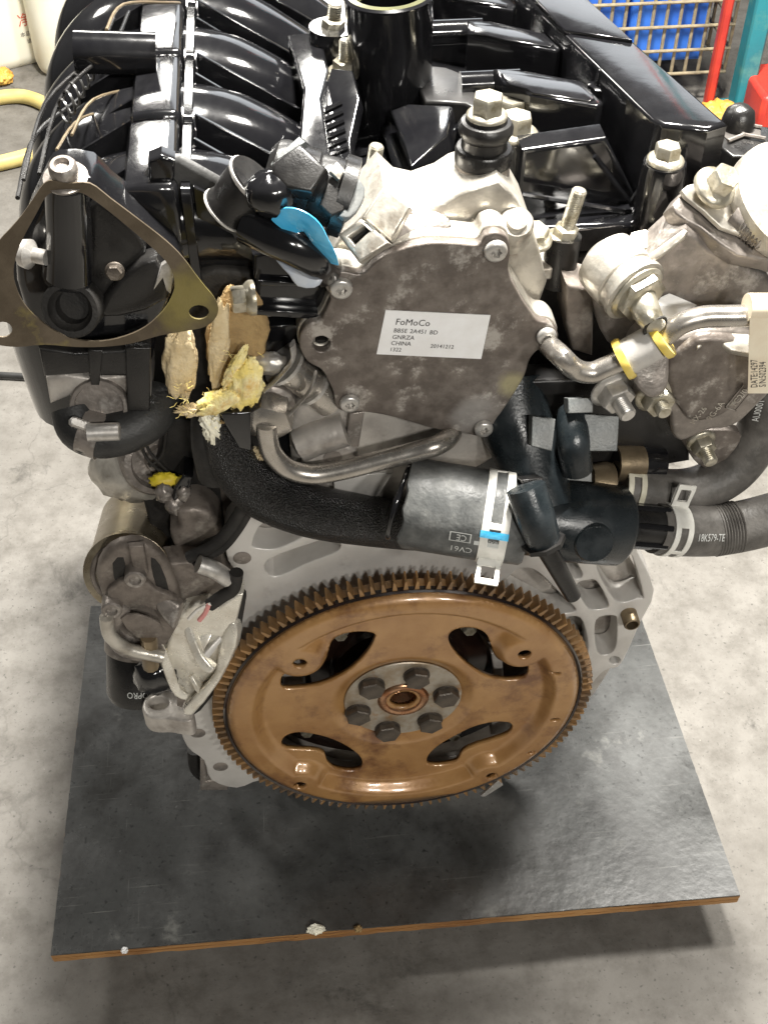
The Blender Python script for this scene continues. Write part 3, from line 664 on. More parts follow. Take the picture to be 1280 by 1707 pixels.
# direction toward the camera around the hose
ca = cam_angle(hA, hax); dn = ca-R_(56) if math.sin(ca-R_(56)) < math.sin(ca+R_(56)) else ca+R_(56)
sg = 1 if dn > ca else -1
def hose_text(t, size, ang, h, parent, mat='ink_grey', stretch=.85, O=hA, d=hax, r=rH, flip=1):
    c_a = cam_angle(O, d)
    return lettering(t, size, lambda x, y: around(O, d, r+.00025, c_a+sg*R_(ang)+sg*y/r, h-x), parent, mat, stretch=stretch)
hose_text('CV61', .0072, 47, .0440, ch)
hose_text('MEXICO', .0040, 31, .0600, ch)
hose_text('ZA DM', .0048, 45, .0620, ch)
g = G()
def patch(a0, a1, h0, h1, O, d, r, n=6):
    c_a = cam_angle(O, d); A_ = [around(O, d, r, c_a+sg*R_(a0+(a1-a0)*i/n), h0) for i in range(n+1)]; B_ = [around(O, d, r, c_a+sg*R_(a0+(a1-a0)*i/n), h1) for i in range(n+1)]
    return A_+B_, [(i, i+1, n+2+i, n+1+i) for i in range(n)]
g.add(*patch(34, 40, .044, .060, hA, hax, rH+.0003)); g.add(*patch(34, 40, .0790, .0850, hA, hax, rH*.985+.0004))
for a0, a1, h0, h1 in ((26, 27, .029, .042), (38, 39, .029, .042), (26, 39, .029, .0297), (26, 39, .0413, .042)): g.add(*patch(a0, a1, h0, h1, hA, hax, rH+.0003))
g.build('printed_mark', 'ink_grey', ch)
hose_text('CE', .0062, 29, .0395, ch)
def spring_clamp(O, d, r, wid, mat, parent, name='hose_clamp', win=(-60, 35), th=.0011, tabs=()):
    # flat spring band with a window and raised tabs
    c_a = cam_angle(O, d); g = G(); b = wid*.30
    for h0, h1 in ((-wid/2, -wid/2+b), (wid/2-b, wid/2)):
        g.lathe(O+Vector(d).normalized()*0, d, [(r, h0), (r+th, h0), (r+th, h1), (r, h1), (r, h0)], 48)
    def seg(a0, a1, h0, h1, rr=r, t=th):
        n = 8; rs = []
        for i in range(n+1):
            a = c_a+sg*R_(a0+(a1-a0)*i/n); rs.append([around(O, d, rr, a, h0), around(O, d, rr+t, a, h0), around(O, d, rr+t, a, h1), around(O, d, rr, a, h1)])
        g.rings(rs)
    for a0, a1 in win: seg(a0, a1, -wid/2+b*.9, wid/2-b*.9)
    for (a, L_, w0, w1) in tabs:                         # tab standing off the hose with a hole: a frame of four bars
        aa = c_a+sg*R_(a); uu, vv, nn = frame(d); rd = uu*math.cos(aa)+vv*math.sin(aa); tn = (uu*-math.sin(aa)+vv*math.cos(aa))
        def bar(r0, r1, h0, h1):
            c = O+nn*0; q = []
            for rr in (r0, r1):
                for hh, tt in ((h0, -th), (h1, -th), (h1, th), (h0, th)): q.append(c+rd*(r+rr)+nn*hh+tn*tt*.8)
            g.hexa(q)
        bw = (w1-w0)*.2
        bar(0, L_*.28, w0, w1); bar(L_*.8, L_, w0, w1); bar(L_*.28, L_*.8, w0, w0+bw); bar(L_*.28, L_*.8, w1-bw, w1)
    return g.build(name, mat, parent, bevel=.0003)
cl = spring_clamp(hA+hax*(ln*.755), hax, rH*.985, .0165, 'white_clamp', ch, win=((-200, -75), (8, 16), (40, 62)), tabs=((66, .017, -.007, .007),))
g = G(); g.add(*patch(18, 27, ln*.755-.0085, ln*.755+.0085, hA, hax, rH*.985+.0016)); g.build('paint_mark', 'blue_tape', cl)

# ---- plastic outlet housing
oA, oB = U(866, 862, y=HY+.004), U(1032, 876, y=HY+.010); od = (oB-oA).normalized(); ol = (oB-oA).length
oh = G().lathe(oA, od, [(.020, -.01), (.0235, 0), (.0240, ol*.35), (.0262, ol*.42), (.0262, ol*.96), (.0240, ol), (.018, ol+.003)], 40).build('coolant_outlet', 'dark_blue_plastic', eng)
plateN('rib_block', [(868, 800), (904, 796), (912, 812), (880, 818)], U(890, 806, y=HY-.010), (0, -.8, .6), .02, 'satin_black', oh, bev=.001, k=1)
P = U(990, 906, y=HY-.019); G().lathe(P, (0, -.92, .38), [(.0125, -.02), (.0125, .0), (.0116, .0014), (0, .0014)], 32).build('round_boss', 'dark_blue_plastic', oh)
# rectangular connector ribs towards the right hose
gA = U(1030, 874, y=HY+.008); gB = U(1100, 880, y=HY+.010); gd = gB-gA
G().tube([gA, gB], .0150, 24, smooth=False).build('spigot', 'satin_black', oh)
for a in (-50, 0, 50):
    cA = cam_angle(gA, gd); g = G(); a0 = cA+R_(a)
    p0, p1 = around(gA, gd, .0150, a0, 0), around(gA, gd, .0150, a0, gd.length)
    g.tube([p0, p1], .0022, 8, smooth=False); g.build('spigot_rib', 'gloss_black', oh)
# bleed nozzle that points down to the flywheel
nz_ = [U(876, 812, y=HY-.018), U(892, 862, y=HY-.028), U(907, 908, y=HY-.034), U(935, 958, y=HY-.038), U(955, 994, y=HY-.040)]
noz = G().tube(nz_[:3], [.0118, .0118, .0100], 10, 6).build('bleed_nozzle', 'dark_blue_plastic', oh)
G().tube([nz_[2]-(nz_[2]-nz_[1])*.14, nz_[2]], .0132, 8, smooth=False).build('nozzle_ring', 'satin_black', oh)
G().tube([nz_[4], nz_[3], nz_[2]], [.0050, .0056, .0066], 20, 5, inner=.6).build('nozzle_tip', 'satin_black', oh)
g = G(); g.tube([U(898, 918, y=HY-.033), U(922, 905, y=HY-.033)], .0035, 8, smooth=False); g.build('nozzle_tab', 'satin_black', oh)
# neck going up behind, with its ribs
G().tube([U(905, 850, y=HY+.004), U(880, 760, y=-.004), U(855, 690, y=.016), U(845, 640, y=.03)], [.020, .021, .024, .026], 24, 6).build('neck', 'dark_blue_plastic', oh)
plateY('neck_wall', [(800, 640), (1020, 630), (1150, 680), (1150, 770), (1060, 785), (1040, 830), (900, 830), (780, 800), (770, 740), (850, 720)], .012, .02, 'satin_black', oh, bev=.003, k=1)
for pts, y in ((c6((137, 1145), (250, 1160), (232, 1315), (133, 1290)), -.012), (c6((310, 1060), (432, 1056), (430, 1128), (312, 1132)), -.010), (c6((388, 1135), (558, 1145), (548, 1315), (392, 1315)), -.012), (c6((305, 1400), (425, 1400), (425, 1465), (305, 1455)), -.020)):
    plateN('square_lug', pts, U(*pts[0], y=y), (0, -.8, .6), .012, 'grey_fitting', oh, bev=.0006, k=1)
g = G(); L0 = [U(*p, y=-.018) for p in c6((290, 1140), (278, 1270), (300, 1395))]; L1 = [U(*p, y=-.018) for p in c6((388, 1150), (388, 1280), (402, 1395))]
g.tube([U(*c6((338, 1135))[0], y=-.002), U(*c6((332, 1200))[0], y=-.012), U(*c6((338, 1290))[0], y=-.020), U(*c6((352, 1400))[0], y=-.022)], .0100, 24, 5, w=1.0); g.build('neck_band', 'dark_blue_plastic', oh)
# ---- right hose with its clamp
rp = [U(1088, 880, y=HY+.010), U(1130, 884, y=HY+.012), U(1190, 884, y=HY+.016), U(1250, 874, y=HY+.018), U(1330, 852, y=HY+.018)]
rh = G().tube(rp, [.0166, .0170, .0172, .0172, .0172], 30, 10).build('heater_hose', 'brown_rubber', eng)
rd_ = (rp[1]-rp[0]).normalized()
rc = spring_clamp(rp[0]+rd_*.0125, rd_, .0168, .0135, 'white_clamp', rh, win=((-120, -5), (50, 62)), tabs=((-62, .0165, -.0065, .0065),))
g = G()
for i in range(9):
    P = rp[2]+(rp[3]-rp[2])*(.08*i-.05); G_ = (rp[3]-rp[2]).normalized()
    g.lathe(P, G_, [(.0170, -.0007), (.01765, 0), (.0170, .0007)], 32)
g.build('hose_rib', 'brown_rubber', rh)
d2 = (rp[2]-rp[1]); 
lettering('18K579-TE', .0072, lambda x, y: around(rp[1], d2, .0176, cam_angle(rp[1], d2)+sg*(R_(24)-y/.0174), .0035+x), rh, 'ink_grey', stretch=.62)
g = G(); G()
# ---- curved hose behind it
cp = [U(1030, 812, y=.0), U(1075, 818, y=.0), U(1150, 818, y=.004), U(1215, 788, y=.010), U(1258, 735, y=.016), U(1278, 680, y=.020), U(1284, 620, y=.026)]
cvh = G().tube(cp, .0155, 28, 8).build('bypass_hose', 'brown_rubber', eng)
dd = (cp[1]-cp[0]).normalized(); spring_clamp(cp[0]+dd*.006, dd, .0157, .013, 'cream_clamp', cvh, win=((-150, -30), (35, 70)))
G().lathe(cp[0]-dd*.012, dd, [(.012, -.01), (.0155, 0), (.0155, .004), (.012, .006)], 28).build('hose_fitting', 'brass_can', cvh)
G().tube([U(1020, 772, y=.008), U(1100, 770, y=.012)], .0115, 20, smooth=False).build('sensor_body', 'gloss_black', cvh)
G().tube([U(1022, 772, y=.007), U(1066, 771, y=.009)], .0121, 20, smooth=False).build('sensor_sleeve', 'brass_can', cvh)
lettering('AU0001', .0075, lambda x, y: U(1262, 700, y=.0)+Vector((.0008*0+y*-.9, -.0015, x)), cvh, 'ink_grey', stretch=.7)

# ================================================================== RIGHT CASTING (fuel pump drive housing)
rcg = plateY('fuel_pump_housing', c6((430, 520), (480, 470), (640, 430), (760, 330), (890, 235), (1000, 330), (1300, 500), (1340, 700), (1000, 800), (760, 830), (560, 830), (470, 740)), .012, .026, 'dull_aluminium', eng, bev=.004, k=2)
plateY('housing_recess', c6((300, 505), (440, 540), (430, 860), (330, 830), (300, 700)), .020, .03, 'dirty_casting', rcg, bev=.003, k=1)
cvp = c6((640, 870), (700, 800), (820, 770), (960, 738), (1180, 745), (1320, 800), (1330, 980), (1200, 1130), (1130, 1190), (1060, 1215), (1000, 1218), (900, 1262), (850, 1272), (815, 1235), (800, 1140), (760, 1125), (690, 1120), (640, 1060), (632, 960))
cvr = plateY('end_cover', cvp, -.012, .028, 'dull_aluminium', eng, bev=.004, k=4)
plateY('cover_dome', c6((800, 880), (900, 790), (980, 760), (1150, 780), (1250, 900), (1180, 1040), (1060, 1150), (920, 1180), (850, 1120), (790, 1000)), -.016, .006, 'stained_aluminium', cvr, bev=.0045, k=4)
plateN('cover_shoulder', c6((940, 820), (960, 745), (1180, 745), (1290, 770), (1290, 850), (1100, 830), (1020, 760)), U(*c6((1080, 780))[0], y=-.015), (0, -.6, .8), .006, 'bright_aluminium', cvr, bev=.0015, k=3)
# cast characters on the cover: a framed number
O_ = U(*e3((760, 700))[0], y=-.0165); ex = (U(*e3((1000, 405))[0], y=-.0165)-O_); ey = (U(*e3((860, 720))[0], y=-.0165)-O_)
exn = ex.normalized(); eyn = Vector((exn.z, 0, -exn.x))
def oncov(a, b): return lambda x, y: O_+exn*(a+x)+eyn*(b-y)
g = G()
for a0, b0, a1, b1 in ((0, 0, .0185, .0007), (0, .0075, .0185, .0082), (0, 0, .0007, .0082)):
    g.hexa([O_+exn*a+eyn*b+Vector((0, y, 0)) for y in (.0, -.0007) for a, b in ((a0, b0), (a1, b0), (a1, b1), (a0, b1))])
g.build('cast_frame', 'dull_aluminium', cvr)
for t, a, b, s_ in (('TC2/0', .0015, .0065, .0062), ('9G-6A', -.012, -.0015, .0060), ('HX-26', -.018, -.0095, .0055)):
    lettering(t, s_, oncov(a, b), cvr, 'bright_aluminium', name='cast_lettering', stretch=.9)
# nuts on studs
def nut(px, py, y, r, d, parent, sl=.008, sr=.0046, name='stud_nut', mat='zinc_bolt', ph=.2, f=1.3):
    P = U(px, py, y=y); return G().bolt(P, d, r, r*.9, r*f, .002, sr, sl, ph=ph).build(name, mat, parent)
nut(*c6((520, 1012))[0], -.010, .0105, (.25, -1, -.15), cvr, .012, .0052, mat='screw_steel')
nut(*c6((728, 1040))[0], -.013, .0095, (.12, -1, -.05), cvr, .007, .0046)
nut(*c6((950, 1262))[0], .0, .0078, (.15, -1, -.2), cvr, .010, .0046, f=1.25)
plateY('cover_lug', c6((860, 1240), (1000, 1215), (1140, 1225), (1125, 1300), (1020, 1400), (940, 1380), (880, 1300)), .008, .008, 'stained_aluminium', cvr, bev=.001, k=3)
# bridge clamp for the fuel line
plateN('line_clamp', c6((590, 830), (650, 760), (720, 720), (790, 790), (800, 900), (790, 1010), (720, 1060), (650, 1010), (620, 930)), U(*c6((700, 900))[0], y=-.020), (0, -.9, .45), .010, 'dull_aluminium', cvr, bev=.002, k=3)
fl_pts = [U(*p, y=-.022) for p in c6((215, 790), (270, 850), (340, 915), (420, 935), (500, 905), (580, 868), (660, 825), (760, 770), (850, 700), (960, 665), (1100, 660), (1330, 655))]
fl_pts[0] = U(*c6((190, 780))[0], y=.014)
ful = G().tube(fl_pts, .0062, 20, 6).build('fuel_line', 'steel_tube', eng)
d_ = (fl_pts[6]-fl_pts[5]).normalized()
for i, t in ((5, .1), (7, -.1)):
    O = fl_pts[i]; dd = (fl_pts[min(i+1, 11)]-fl_pts[i-1]).normalized()
    G().lathe(O, dd, [(.006, -.0022), (.0120, -.0022), (.0125, 0), (.0120, .0022), (.006, .0022)], 28).build('seal_ring', 'yellow_seal', ful)
G().tube([fl_pts[5].lerp(fl_pts[6], .2), fl_pts[6].lerp(fl_pts[7], .75)], .0105, 24, smooth=False).build('line_sleeve', 'machined_aluminium', ful)
# tag folded round the line
tg = [U(*p, y=-.030) for p in c6((1190, 668), (1310, 668), (1310, 1035), (1180, 1035))]
g = G(); g.prism([tg], tg[0], (0, -1, 0), .0006); tagm = g.build('paper_tag', 'tag_cream', ful)
G().tube([tg[0].lerp(tg[1], .02)+Vector((0, .0075, .0015)), tg[1]+Vector((0, .0075, .0015))], .0078, 20, smooth=False).build('tag_fold', 'tag_cream', tagm)
T0 = U(1268, 640, y=-.0304); tr = (U(1268, 580, y=-.0304)-T0).normalized(); tu = Vector((tr.z, 0, -tr.x))*-1
for t, dx in (('DATE:14297', 0), ('S/N:502394', .0049)):
    T0 = U(1262, 646, y=-.0304); lettering(t, .0058, lambda x, y, dx=dx: T0+tr*x+Vector((1, 0, 0))*(dx+0)-Vector((1, 0, 0))*y, tagm, 'ink', stretch=.70)
# injector style boss: cylinder with hex collar and rod
bA, bB = U(*c6((520, 420))[0], y=.016), U(*c6((640, 545))[0], y=-.004); bd = (bB-bA).normalized(); bl = (bB-bA).length
ib = G().lathe(bA, bd, [(.010, -.012), (.0185, -.006), (.0195, .004), (.0190, bl*.55), (.0178, bl*.58), (.0178, bl*.8), (.0195, bl*.84), (.0195, bl*.97), (.0175, bl)], 32).build('pressure_boss', 'bright_aluminium', eng)
G().bolt(bB, bd, .0150, .006, .0172, .002, ph=.2).build('hex_collar', 'zinc_bolt', ib)
G().tube([bB+bd*.004, U(*c6((690, 640))[0], y=-.018), U(*c6((735, 715))[0], y=-.021)], [.0085, .0078, .006], 20, 4).build('rod', 'zinc_bolt', ib)
G().tube([U(*c6((728, 705))[0], y=-.0225), U(*c6((733, 712))[0], y=-.0235)], .0075, 18, smooth=False).build('rod_end', 'matte_black', ib)
plateN('white_shim', c6((745, 575), (800, 548), (935, 605), (885, 650), (800, 690), (745, 700), (735, 630)), U(*c6((830, 620))[0], y=.004), (.1, -.6, .8), .002, 'label_white', rcg, bev=.0004, k=1)
plateN('housing_edge', c6((620, 420), (870, 235), (888, 250), (870, 285), (700, 420), (560, 480)), U(*c6((750, 340))[0], y=.008), (-.4, -.7, .6), .005, 'bright_aluminium', rcg, bev=.0015, k=1)
P = U(*c6((665, 348))[0], y=.03); G().bolt(P, (-.2, -.2, 1), .0085, .007, .0115, .003).build('top_bolt', 'zinc_bolt', rcg)
# flange with rounded corner, gasket and cap
FN = Vector((.30, -.46, .84)).normalized(); FO = U(1160, 330, y=.03)
fpts = e8((265, 1150), (300, 1050), (370, 975), (440, 945), (600, 900), (800, 880), (1280, 950), (1600, 1100), (1600, 1850), (1280, 1700), (1050, 1640), (780, 1450), (560, 1290), (400, 1130))
ffl = plateN('pump_flange_plate', e8((360, 1000), (420, 948), (600, 900), (900, 860), (1500, 900), (1700, 1200), (1700, 1800), (1290, 1640), (1000, 1480), (780, 1400), (600, 1230), (400, 1070)), FO+FN*.004, FN, .0038, 'bright_aluminium', eng, bev=.001, k=1)
plateN('lower_flange', e8((262, 1160), (340, 1040), (420, 990), (600, 930), (900, 900), (1500, 920), (1700, 1300), (1700, 1900), (1290, 1760), (960, 1700), (760, 1560), (560, 1400), (420, 1330), (300, 1240)), FO-FN*.0005, FN, .012, 'dull_aluminium', ffl, bev=.002, k=1)
C0 = U(1294, 350, y=.036)
G().lathe(C0, FN, [(.030, -.004), (.034, .0), (.0345, .003), (.0355, .0035), (.036, .010), (.0355, .014), (.030, .019), (.018, .0215), (.0, .022)], 44).build('pump_cap', 'bright_aluminium', ffl)
P = U(*e8((690, 990))[0], y=.026); G().bolt(P, FN, .0082, .010, .0125, .004, ph=.3).build('flange_bolt', 'zinc_bolt', ffl)
P = U(*e8((1120, 1420))[0], y=.016); q0 = U(*e8((900, 1260))[0], y=.024)
G().tube([q0, P], .0085, 20, smooth=False).build('threaded_fitting', 'dull_aluminium', ffl)
G().thread(q0.lerp(P, .5), P-q0, .0092, .016, .0022).build('fitting_thread', 'steel_tube', ffl)

def half_(P): return ((CAM-P).normalized()+(FL-P).normalized()).normalized()   # facing between camera and hall lamp: the gloss there shows the lamp
# ================================================================== VALVE COVER
def slabZ(name, pts, z, h, mat, parent, bev=.0015, k=1, holes=(), **kw):
    L = [[U(*p, z=z) for p in (sm(pts, k) if k > 1 else pts)]]
    for q_ in holes: L.append([U(*p, z=z) for p in q_])
    return G().prism(L, L[0][0], (0, 0, 1), h, bev).build(name, mat, parent, **kw)
vc = G().box((-.045, .062, .352), (.165, .43, .372)).build('valve_cover', 'gloss_black', eng, bevel=.003)
slabZ('cover_ridge', [(790, -95), (905, -95), (979, 0), (1212, 204), (1180, 214), (1104, 206), (1085, 196), (883, 0)], .428, .09, 'gloss_black', vc, bev=.003)
slabZ('ridge_step', [(836, -60), (922, -60), (985, 3), (1054, 66), (940, 49)], .4305, .004, 'gloss_black', vc, bev=.0012)
for pts, z in ((c3((108, 290), (250, 300), (490, 345), (575, 435), (548, 452), (265, 402), (240, 380), (150, 352)), .418), (c3((-5, 85), (100, 88), (330, 140), (395, 203), (378, 216), (160, 176), (60, 145), (0, 138)), .418), (c3((-250, -60), (-60, -90), (150, -30), (205, 20), (190, 42), (0, 10), (-150, -20)), .418)):
    cx = sum(p[0] for p in pts)/len(pts); cy = sum(p[1] for p in pts)/len(pts)
    cb = slabZ('coil_block', pts, z, .055, 'gloss_black', vc, bev=.0018)
    slabZ('coil_top', [(cx+(x-cx)*.86, cy+(y-cy)*.74) for x, y in pts], z+.0012, .002, 'gloss_black', cb, bev=.0008)
    A = U(cx-95, cy-5, z=z-.012); G().tube([A-Vector((.018, 0, 0)), A+Vector((.02, 0, 0))], .0085, 16, smooth=False).build('coil_boss', 'gloss_black', cb)
# elbows between the filler and the coils
slabZ('cable_elbow', c2((780, 275), (880, 285), (945, 310), (1035, 435), (1020, 470), (960, 440), (900, 435), (790, 430), (765, 380)), .405, .022, 'satin_black', vc, bev=.002)
slabZ('elbow_foot', c2((890, 440), (1030, 440), (1060, 520), (1000, 560), (920, 540)), .392, .03, 'gloss_black', vc, bev=.002)
# oil filler neck
FB = U(655, 175, y=.20); FT = U(648, -10, y=.20)
nk = G().lathe(FB, FT-FB, [(.030, -.03), (.0245, -.004), (.0252, .0), (.0278, (FT-FB).length*.97), (.0285, (FT-FB).length), (.0262, (FT-FB).length+.001), (.0255, (FT-FB).length-.004), (.024, (FT-FB).length*.7), (.020, -.02)], 48).build('oil_filler_neck', 'gloss_black', vc)
G().lathe(FT-(FT-FB)*.02, FT-FB, [(.0205, -.006), (.0262, -.001), (.0262, .0022), (.0225, .0028), (.0205, .0005)], 40, cap=False).build('filler_seal', 'oil_seal_green', nk)
SP = U(720, 215, y=.125)
plateN('filler_gusset', c2((640, 470), (720, 440), (905, 450), (880, 570), (730, 710), (700, 620)), SP, (half_(SP)), .02, 'gloss_black', vc, bev=.002, k=1)
for i, (a, b) in enumerate((((470, 600), (600, 575)), ((470, 660), (600, 625)), ((480, 715), (610, 680)))):
    p = c2(a, b); G().tube([U(*p[0], z=.3755), U(*p[1], z=.3755)], .0014, 6, smooth=False).build('cover_fin', 'gloss_black', vc)
G().tube([U(*p, z=.380) for p in c2((620, 480), (650, 600), (700, 740))], .005, 12).build('cover_pipe', 'gloss_black', vc)
G().tube([U(*p, z=.370) for p in c2((640, 810), (700, 740), (800, 760), (900, 740))], .010, 16).build('cover_pipe', 'gloss_black', vc)
# finned bright side panel
Lp = c2((390, 290), (480, 300), (510, 420), (470, 600), (485, 735), (390, 690), (360, 560), (350, 420))
pn = plateN('ribbed_panel', Lp, U(560, 190, y=.15), (-.25, -.42, .87), .012, 'gloss_black', vc, bev=.001, k=1)
for i in range(6):
    t = i/5.; a = (532+t*14, 190+t*70); b = (570+t*10, 172+t*75); O = U(560, 190, y=.15); n = Vector((-.25, -.42, .87)).normalized()
    G().tube([UP(*a, O, n)+n*.0008, UP(*b, O, n)+n*.0008], .0016, 6, smooth=False).build('panel_rib', 'gloss_black', pn)
SP = U(520, 150, y=.16)
plateN('bright_slope', c2((200, 150), (340, 130), (380, 300), (350, 420), (385, 690), (300, 640), (250, 590), (270, 380)), SP, half_(SP), .03, 'gloss_black', vc, bev=.002, k=1)
# studs and bolts of the cover
def stud(px0, py0, px1, py1, y, r, parent, mat='zinc_bolt', nutr=1.7, name='stud'):
    A, B = U(px0, py0, y=y), U(px1, py1, y=y); d = (B-A); g = G().thread(A, d, r, d.length)
    g.lathe(A-d.normalized()*.004, d, [(r*nutr, -.001), (r*nutr, .005), (r*nutr*.8, .006)], 6); g.lathe(A-d.normalized()*.006, d, [(r*nutr*1.35, -.002), (r*nutr*1.35, .0008), (r*nutr, .002)], 20)
    return g.build(name, mat, parent)
stud(944, 382, 966, 316, .046, .0044, vc)
G().tube([U(940, 392, y=.046), U(927, 472, y=.044)], .0102, 20, smooth=False).build('stud_sleeve', 'satin_black', vc)
stud(618, 300, 628, 242, .09, .0044, vc); stud(575, 104, 577, 66, .20, .0046, vc); stud(556, 36, 559, 6, .23, .0046, vc)
stud(1000, 146, 1009, 114, .15, .0048, vc, 'gloss_black')
G().tube([U(556, 44, y=.23), U(556, 110, y=.23)], .016, 20, smooth=False).build('stud_sleeve', 'gloss_black', vc)
for px, py, y, r in ((858, 224, .115, .0098), (1108, 270, .060, .0076), (848, 196, .15, .010)):
    P = U(px, py, y=y); G().bolt(P, (.04, 0, 1), r, r*1.0, r*1.42, .003, ph=.4).build('cover_bolt', 'zinc_bolt', vc)
    G().lathe(P, (0, 0, -1), [(r*1.6, 0), (r*1.7, .004), (r*1.8, .05)], 24).build('bolt_tower', 'gloss_black', vc)
P = U(888, 402, y=.04); G().bolt(P, (0, -.1, 1), .0088, .006, .0110, .003).build('bracket_bolt', 'zinc_bolt', vc)
G().box(U(866, 470, y=.035), U(908, 408, y=.06)).build('bracket_block', 'bright_aluminium', vc, bevel=.0015)
# connector at the right end of the cover
cn = slabZ('sensor_connector', e8((620, 400), (930, 275), (1300, 330), (1300, 470), (1200, 640), (900, 640), (770, 540)), .405, .030, 'satin_black', vc, bev=.0015)
slabZ('connector_cell', e8((735, 365), (885, 310), (1000, 405), (850, 465)), .4058, .002, 'dark_clutter', cn, bev=.0004)
slabZ('connector_cell', e8((930, 300), (1200, 345), (1200, 420), (1030, 405)), .4058, .002, 'dark_clutter', cn, bev=.0004)
for pts in (((720, 370), (930, 282)), ((890, 305), (1020, 412)), ((850, 480), (1020, 412)), ((1020, 412), (1250, 455)), ((930, 282), (1210, 335))):
    p = e8(*pts); G().tube([U(*p[0], z=.4068), U(*p[1], z=.4068)], .0012, 6, smooth=False).build('connector_rim', 'dull_aluminium', cn)
G().lathe(U(*e8((960, 260))[0], z=.41), (0, 0, 1), [(.010, -.02), (.010, .0), (.0085, .006), (.005, .009), (0, .010)], 24).build('connector_cap', 'satin_black', cn)
G().blob(U(*e8((500, 610))[0], z=.392), (.014, .010, .008), 4, .25, 2).build('cover_sensor', 'gloss_black', cn)
# black web between cover and casting
for p, q_ in (((1075, 300), (1050, 338)), ((1050, 338), (990, 260)), ((870, 324), (1120, 365)), ((1050, 340), (1130, 362))):
    G().tube([U(*p, y=.075), U(*q_, y=.075)], .0016, 6, smooth=False).build('cover_web', 'gloss_black', vc)
plateY('cover_end_wall', [(870, 250), (1010, 230), (1060, 330), (1130, 300), (1180, 330), (1160, 420), (1000, 470), (900, 480), (860, 350)], .085, .02, 'gloss_black', vc, bev=.003, k=1)

# ================================================================== INTAKE MANIFOLD
im = G().box((-.205, .10, .20), (-.085, .40, .335)).build('intake_manifold', 'matte_black', eng, bevel=.02)
ry = (.062, .142, .222, .302, .382)
zc = .400
Pc = U(268, 262, y=.062)
def X(px, py, y): return U(px, py, y=y)
x_c = U(272, 215, y=.10).x                              # crest line of the runners
for i, y in enumerate(ry):
    w_ = .0365
    pts = [Vector((x_c+.118, y-.004, .348)), Vector((x_c+.075, y-.002, .375)), Vector((x_c+.035, y, .393)), Vector((x_c, y, .397)), Vector((x_c-.035, y, .390)), Vector((x_c-.062, y, .366)), Vector((x_c-.072, y, .330)), Vector((x_c-.070, y, .27))]
    r = [.018, .024, .030, .0335, .0335, .032, .031, .030]
    rn = G().tube(pts, r, 26, 6, w=1.16, twist=(0, 1, 0)).build('runner', 'gloss_black', im)
    # welded seam collar on the crest, flat topped
    g = G()
    def ring(s_, ddx, dz): return [Vector((x_c+ddx, y+s_*a, .397+s_*b+dz)) for a, b in ((-.0375, -.02), (-.0385, .022), (-.0375, .0335), (-.0360, .0362), (-.0345, .0370), (-.0330, .0372), (-.012, .0373), (.012, .0373), (.0330, .0373), (.0345, .0371), (.0360, .0363), (.0375, .0340), (.0385, .022), (.0375, -.02))]
    g.rings([ring(.93, -.0185, -.0012), ring(.99, -.0165, -.0008), ring(1., -.008, -.0002), ring(1., 0, 0), ring(1., .007, -.0003), ring(.985, .0085, -.001), ring(.94, .010, -.002)])
    g.rings([ring(.97, .0115, -.004), ring(.99, .012, -.003), ring(.99, .0165, -.0035), ring(.96, .017, -.005)])
    g.build('seam_collar', 'gloss_black', rn)
    # sloping fins between runner shoulder and head
    for s0, z0 in ((-.031, .004), (.020, .006)):
        a, b = Vector((x_c+.018, y+s0, .430)), Vector((x_c+.116, y+s0*.8-.012, .369))
        dz = Vector((0, 0, -.03)); t = Vector((0, .0016, 0))
        g = G().hexa([a+dz-t, b+dz-t, b+dz+t, a+dz+t, a-t, b-t, b+t, a+t]); g.build('fin', 'gloss_black', rn, bevel=.0006)
    for s0 in (-.038, -.012):
        a, b, c = Vector((x_c-.018, y+s0, .431)), Vector((x_c-.052, y+s0-.004, .414)), Vector((x_c-.082, y+s0-.012, .372))
        t = Vector((0, .0012, 0)); dz = Vector((.006, 0, -.02)); g = G().hexa([a+dz-t, b+dz-t, b+dz+t, a+dz+t, a-t, b-t, b+t, a+t]).hexa([b+dz-t, c+dz-t, c+dz+t, b+dz+t, b-t, c-t, c+t, b+t]); g.build('fin', 'gloss_black', rn)
# near end wall of the plenum
plateY('plenum_end', [(236, 300), (262, 262), (300, 262), (420, 330), (436, 400), (424, 470), (330, 478), (262, 420), (240, 370)], .034, .007, 'grey_plastic', im, bev=.004, k=1)
plateY('plenum_seam', [(247, 268), (292, 268), (284, 330), (272, 380), (255, 350)], .030, .012, 'gloss_black', im, bev=.002, k=2)
# vacuum stub pointing left
sA, sB = U(126, 86, y=.168), U(262, 90, y=.168)
G().tube([sA, sB], .0125, 24, smooth=False).build('vacuum_stub', 'gloss_black', im)
# thin rails and wires along the left edge
for a, b, r in (((40, 300), (190, 30), .0022), ((66, 290), (215, 20), .0022), ((30, 330), (160, 118), .0025), ((120, 225), (262, 132), .0016), ((95, 250), (250, 170), .0016), ((178, 50), (300, 5), .0016)):
    A, B = U(*a, y=.05), U(*b, y=.24); pass
    G().tube([A, A.lerp(B, .35)+Vector((-.006, 0, .008)), A.lerp(B, .7)+Vector((.004, 0, .004)), B], r*.55, 8, 5).build('edge_rail', 'brass_can' if r < .0017 else 'satin_black', im)
g = G()
for i in range(7):
    c = U(108-0*i+i*8, 185-i*14, y=.10+.015*i); g = G().lathe(c, (1, .6, 0), [(.006, -.0006), (.0072, -.0006), (.0072, .0006), (.006, .0006), (.006, -.0006)], 18); g.build('loom_clip', 'satin_black', im)

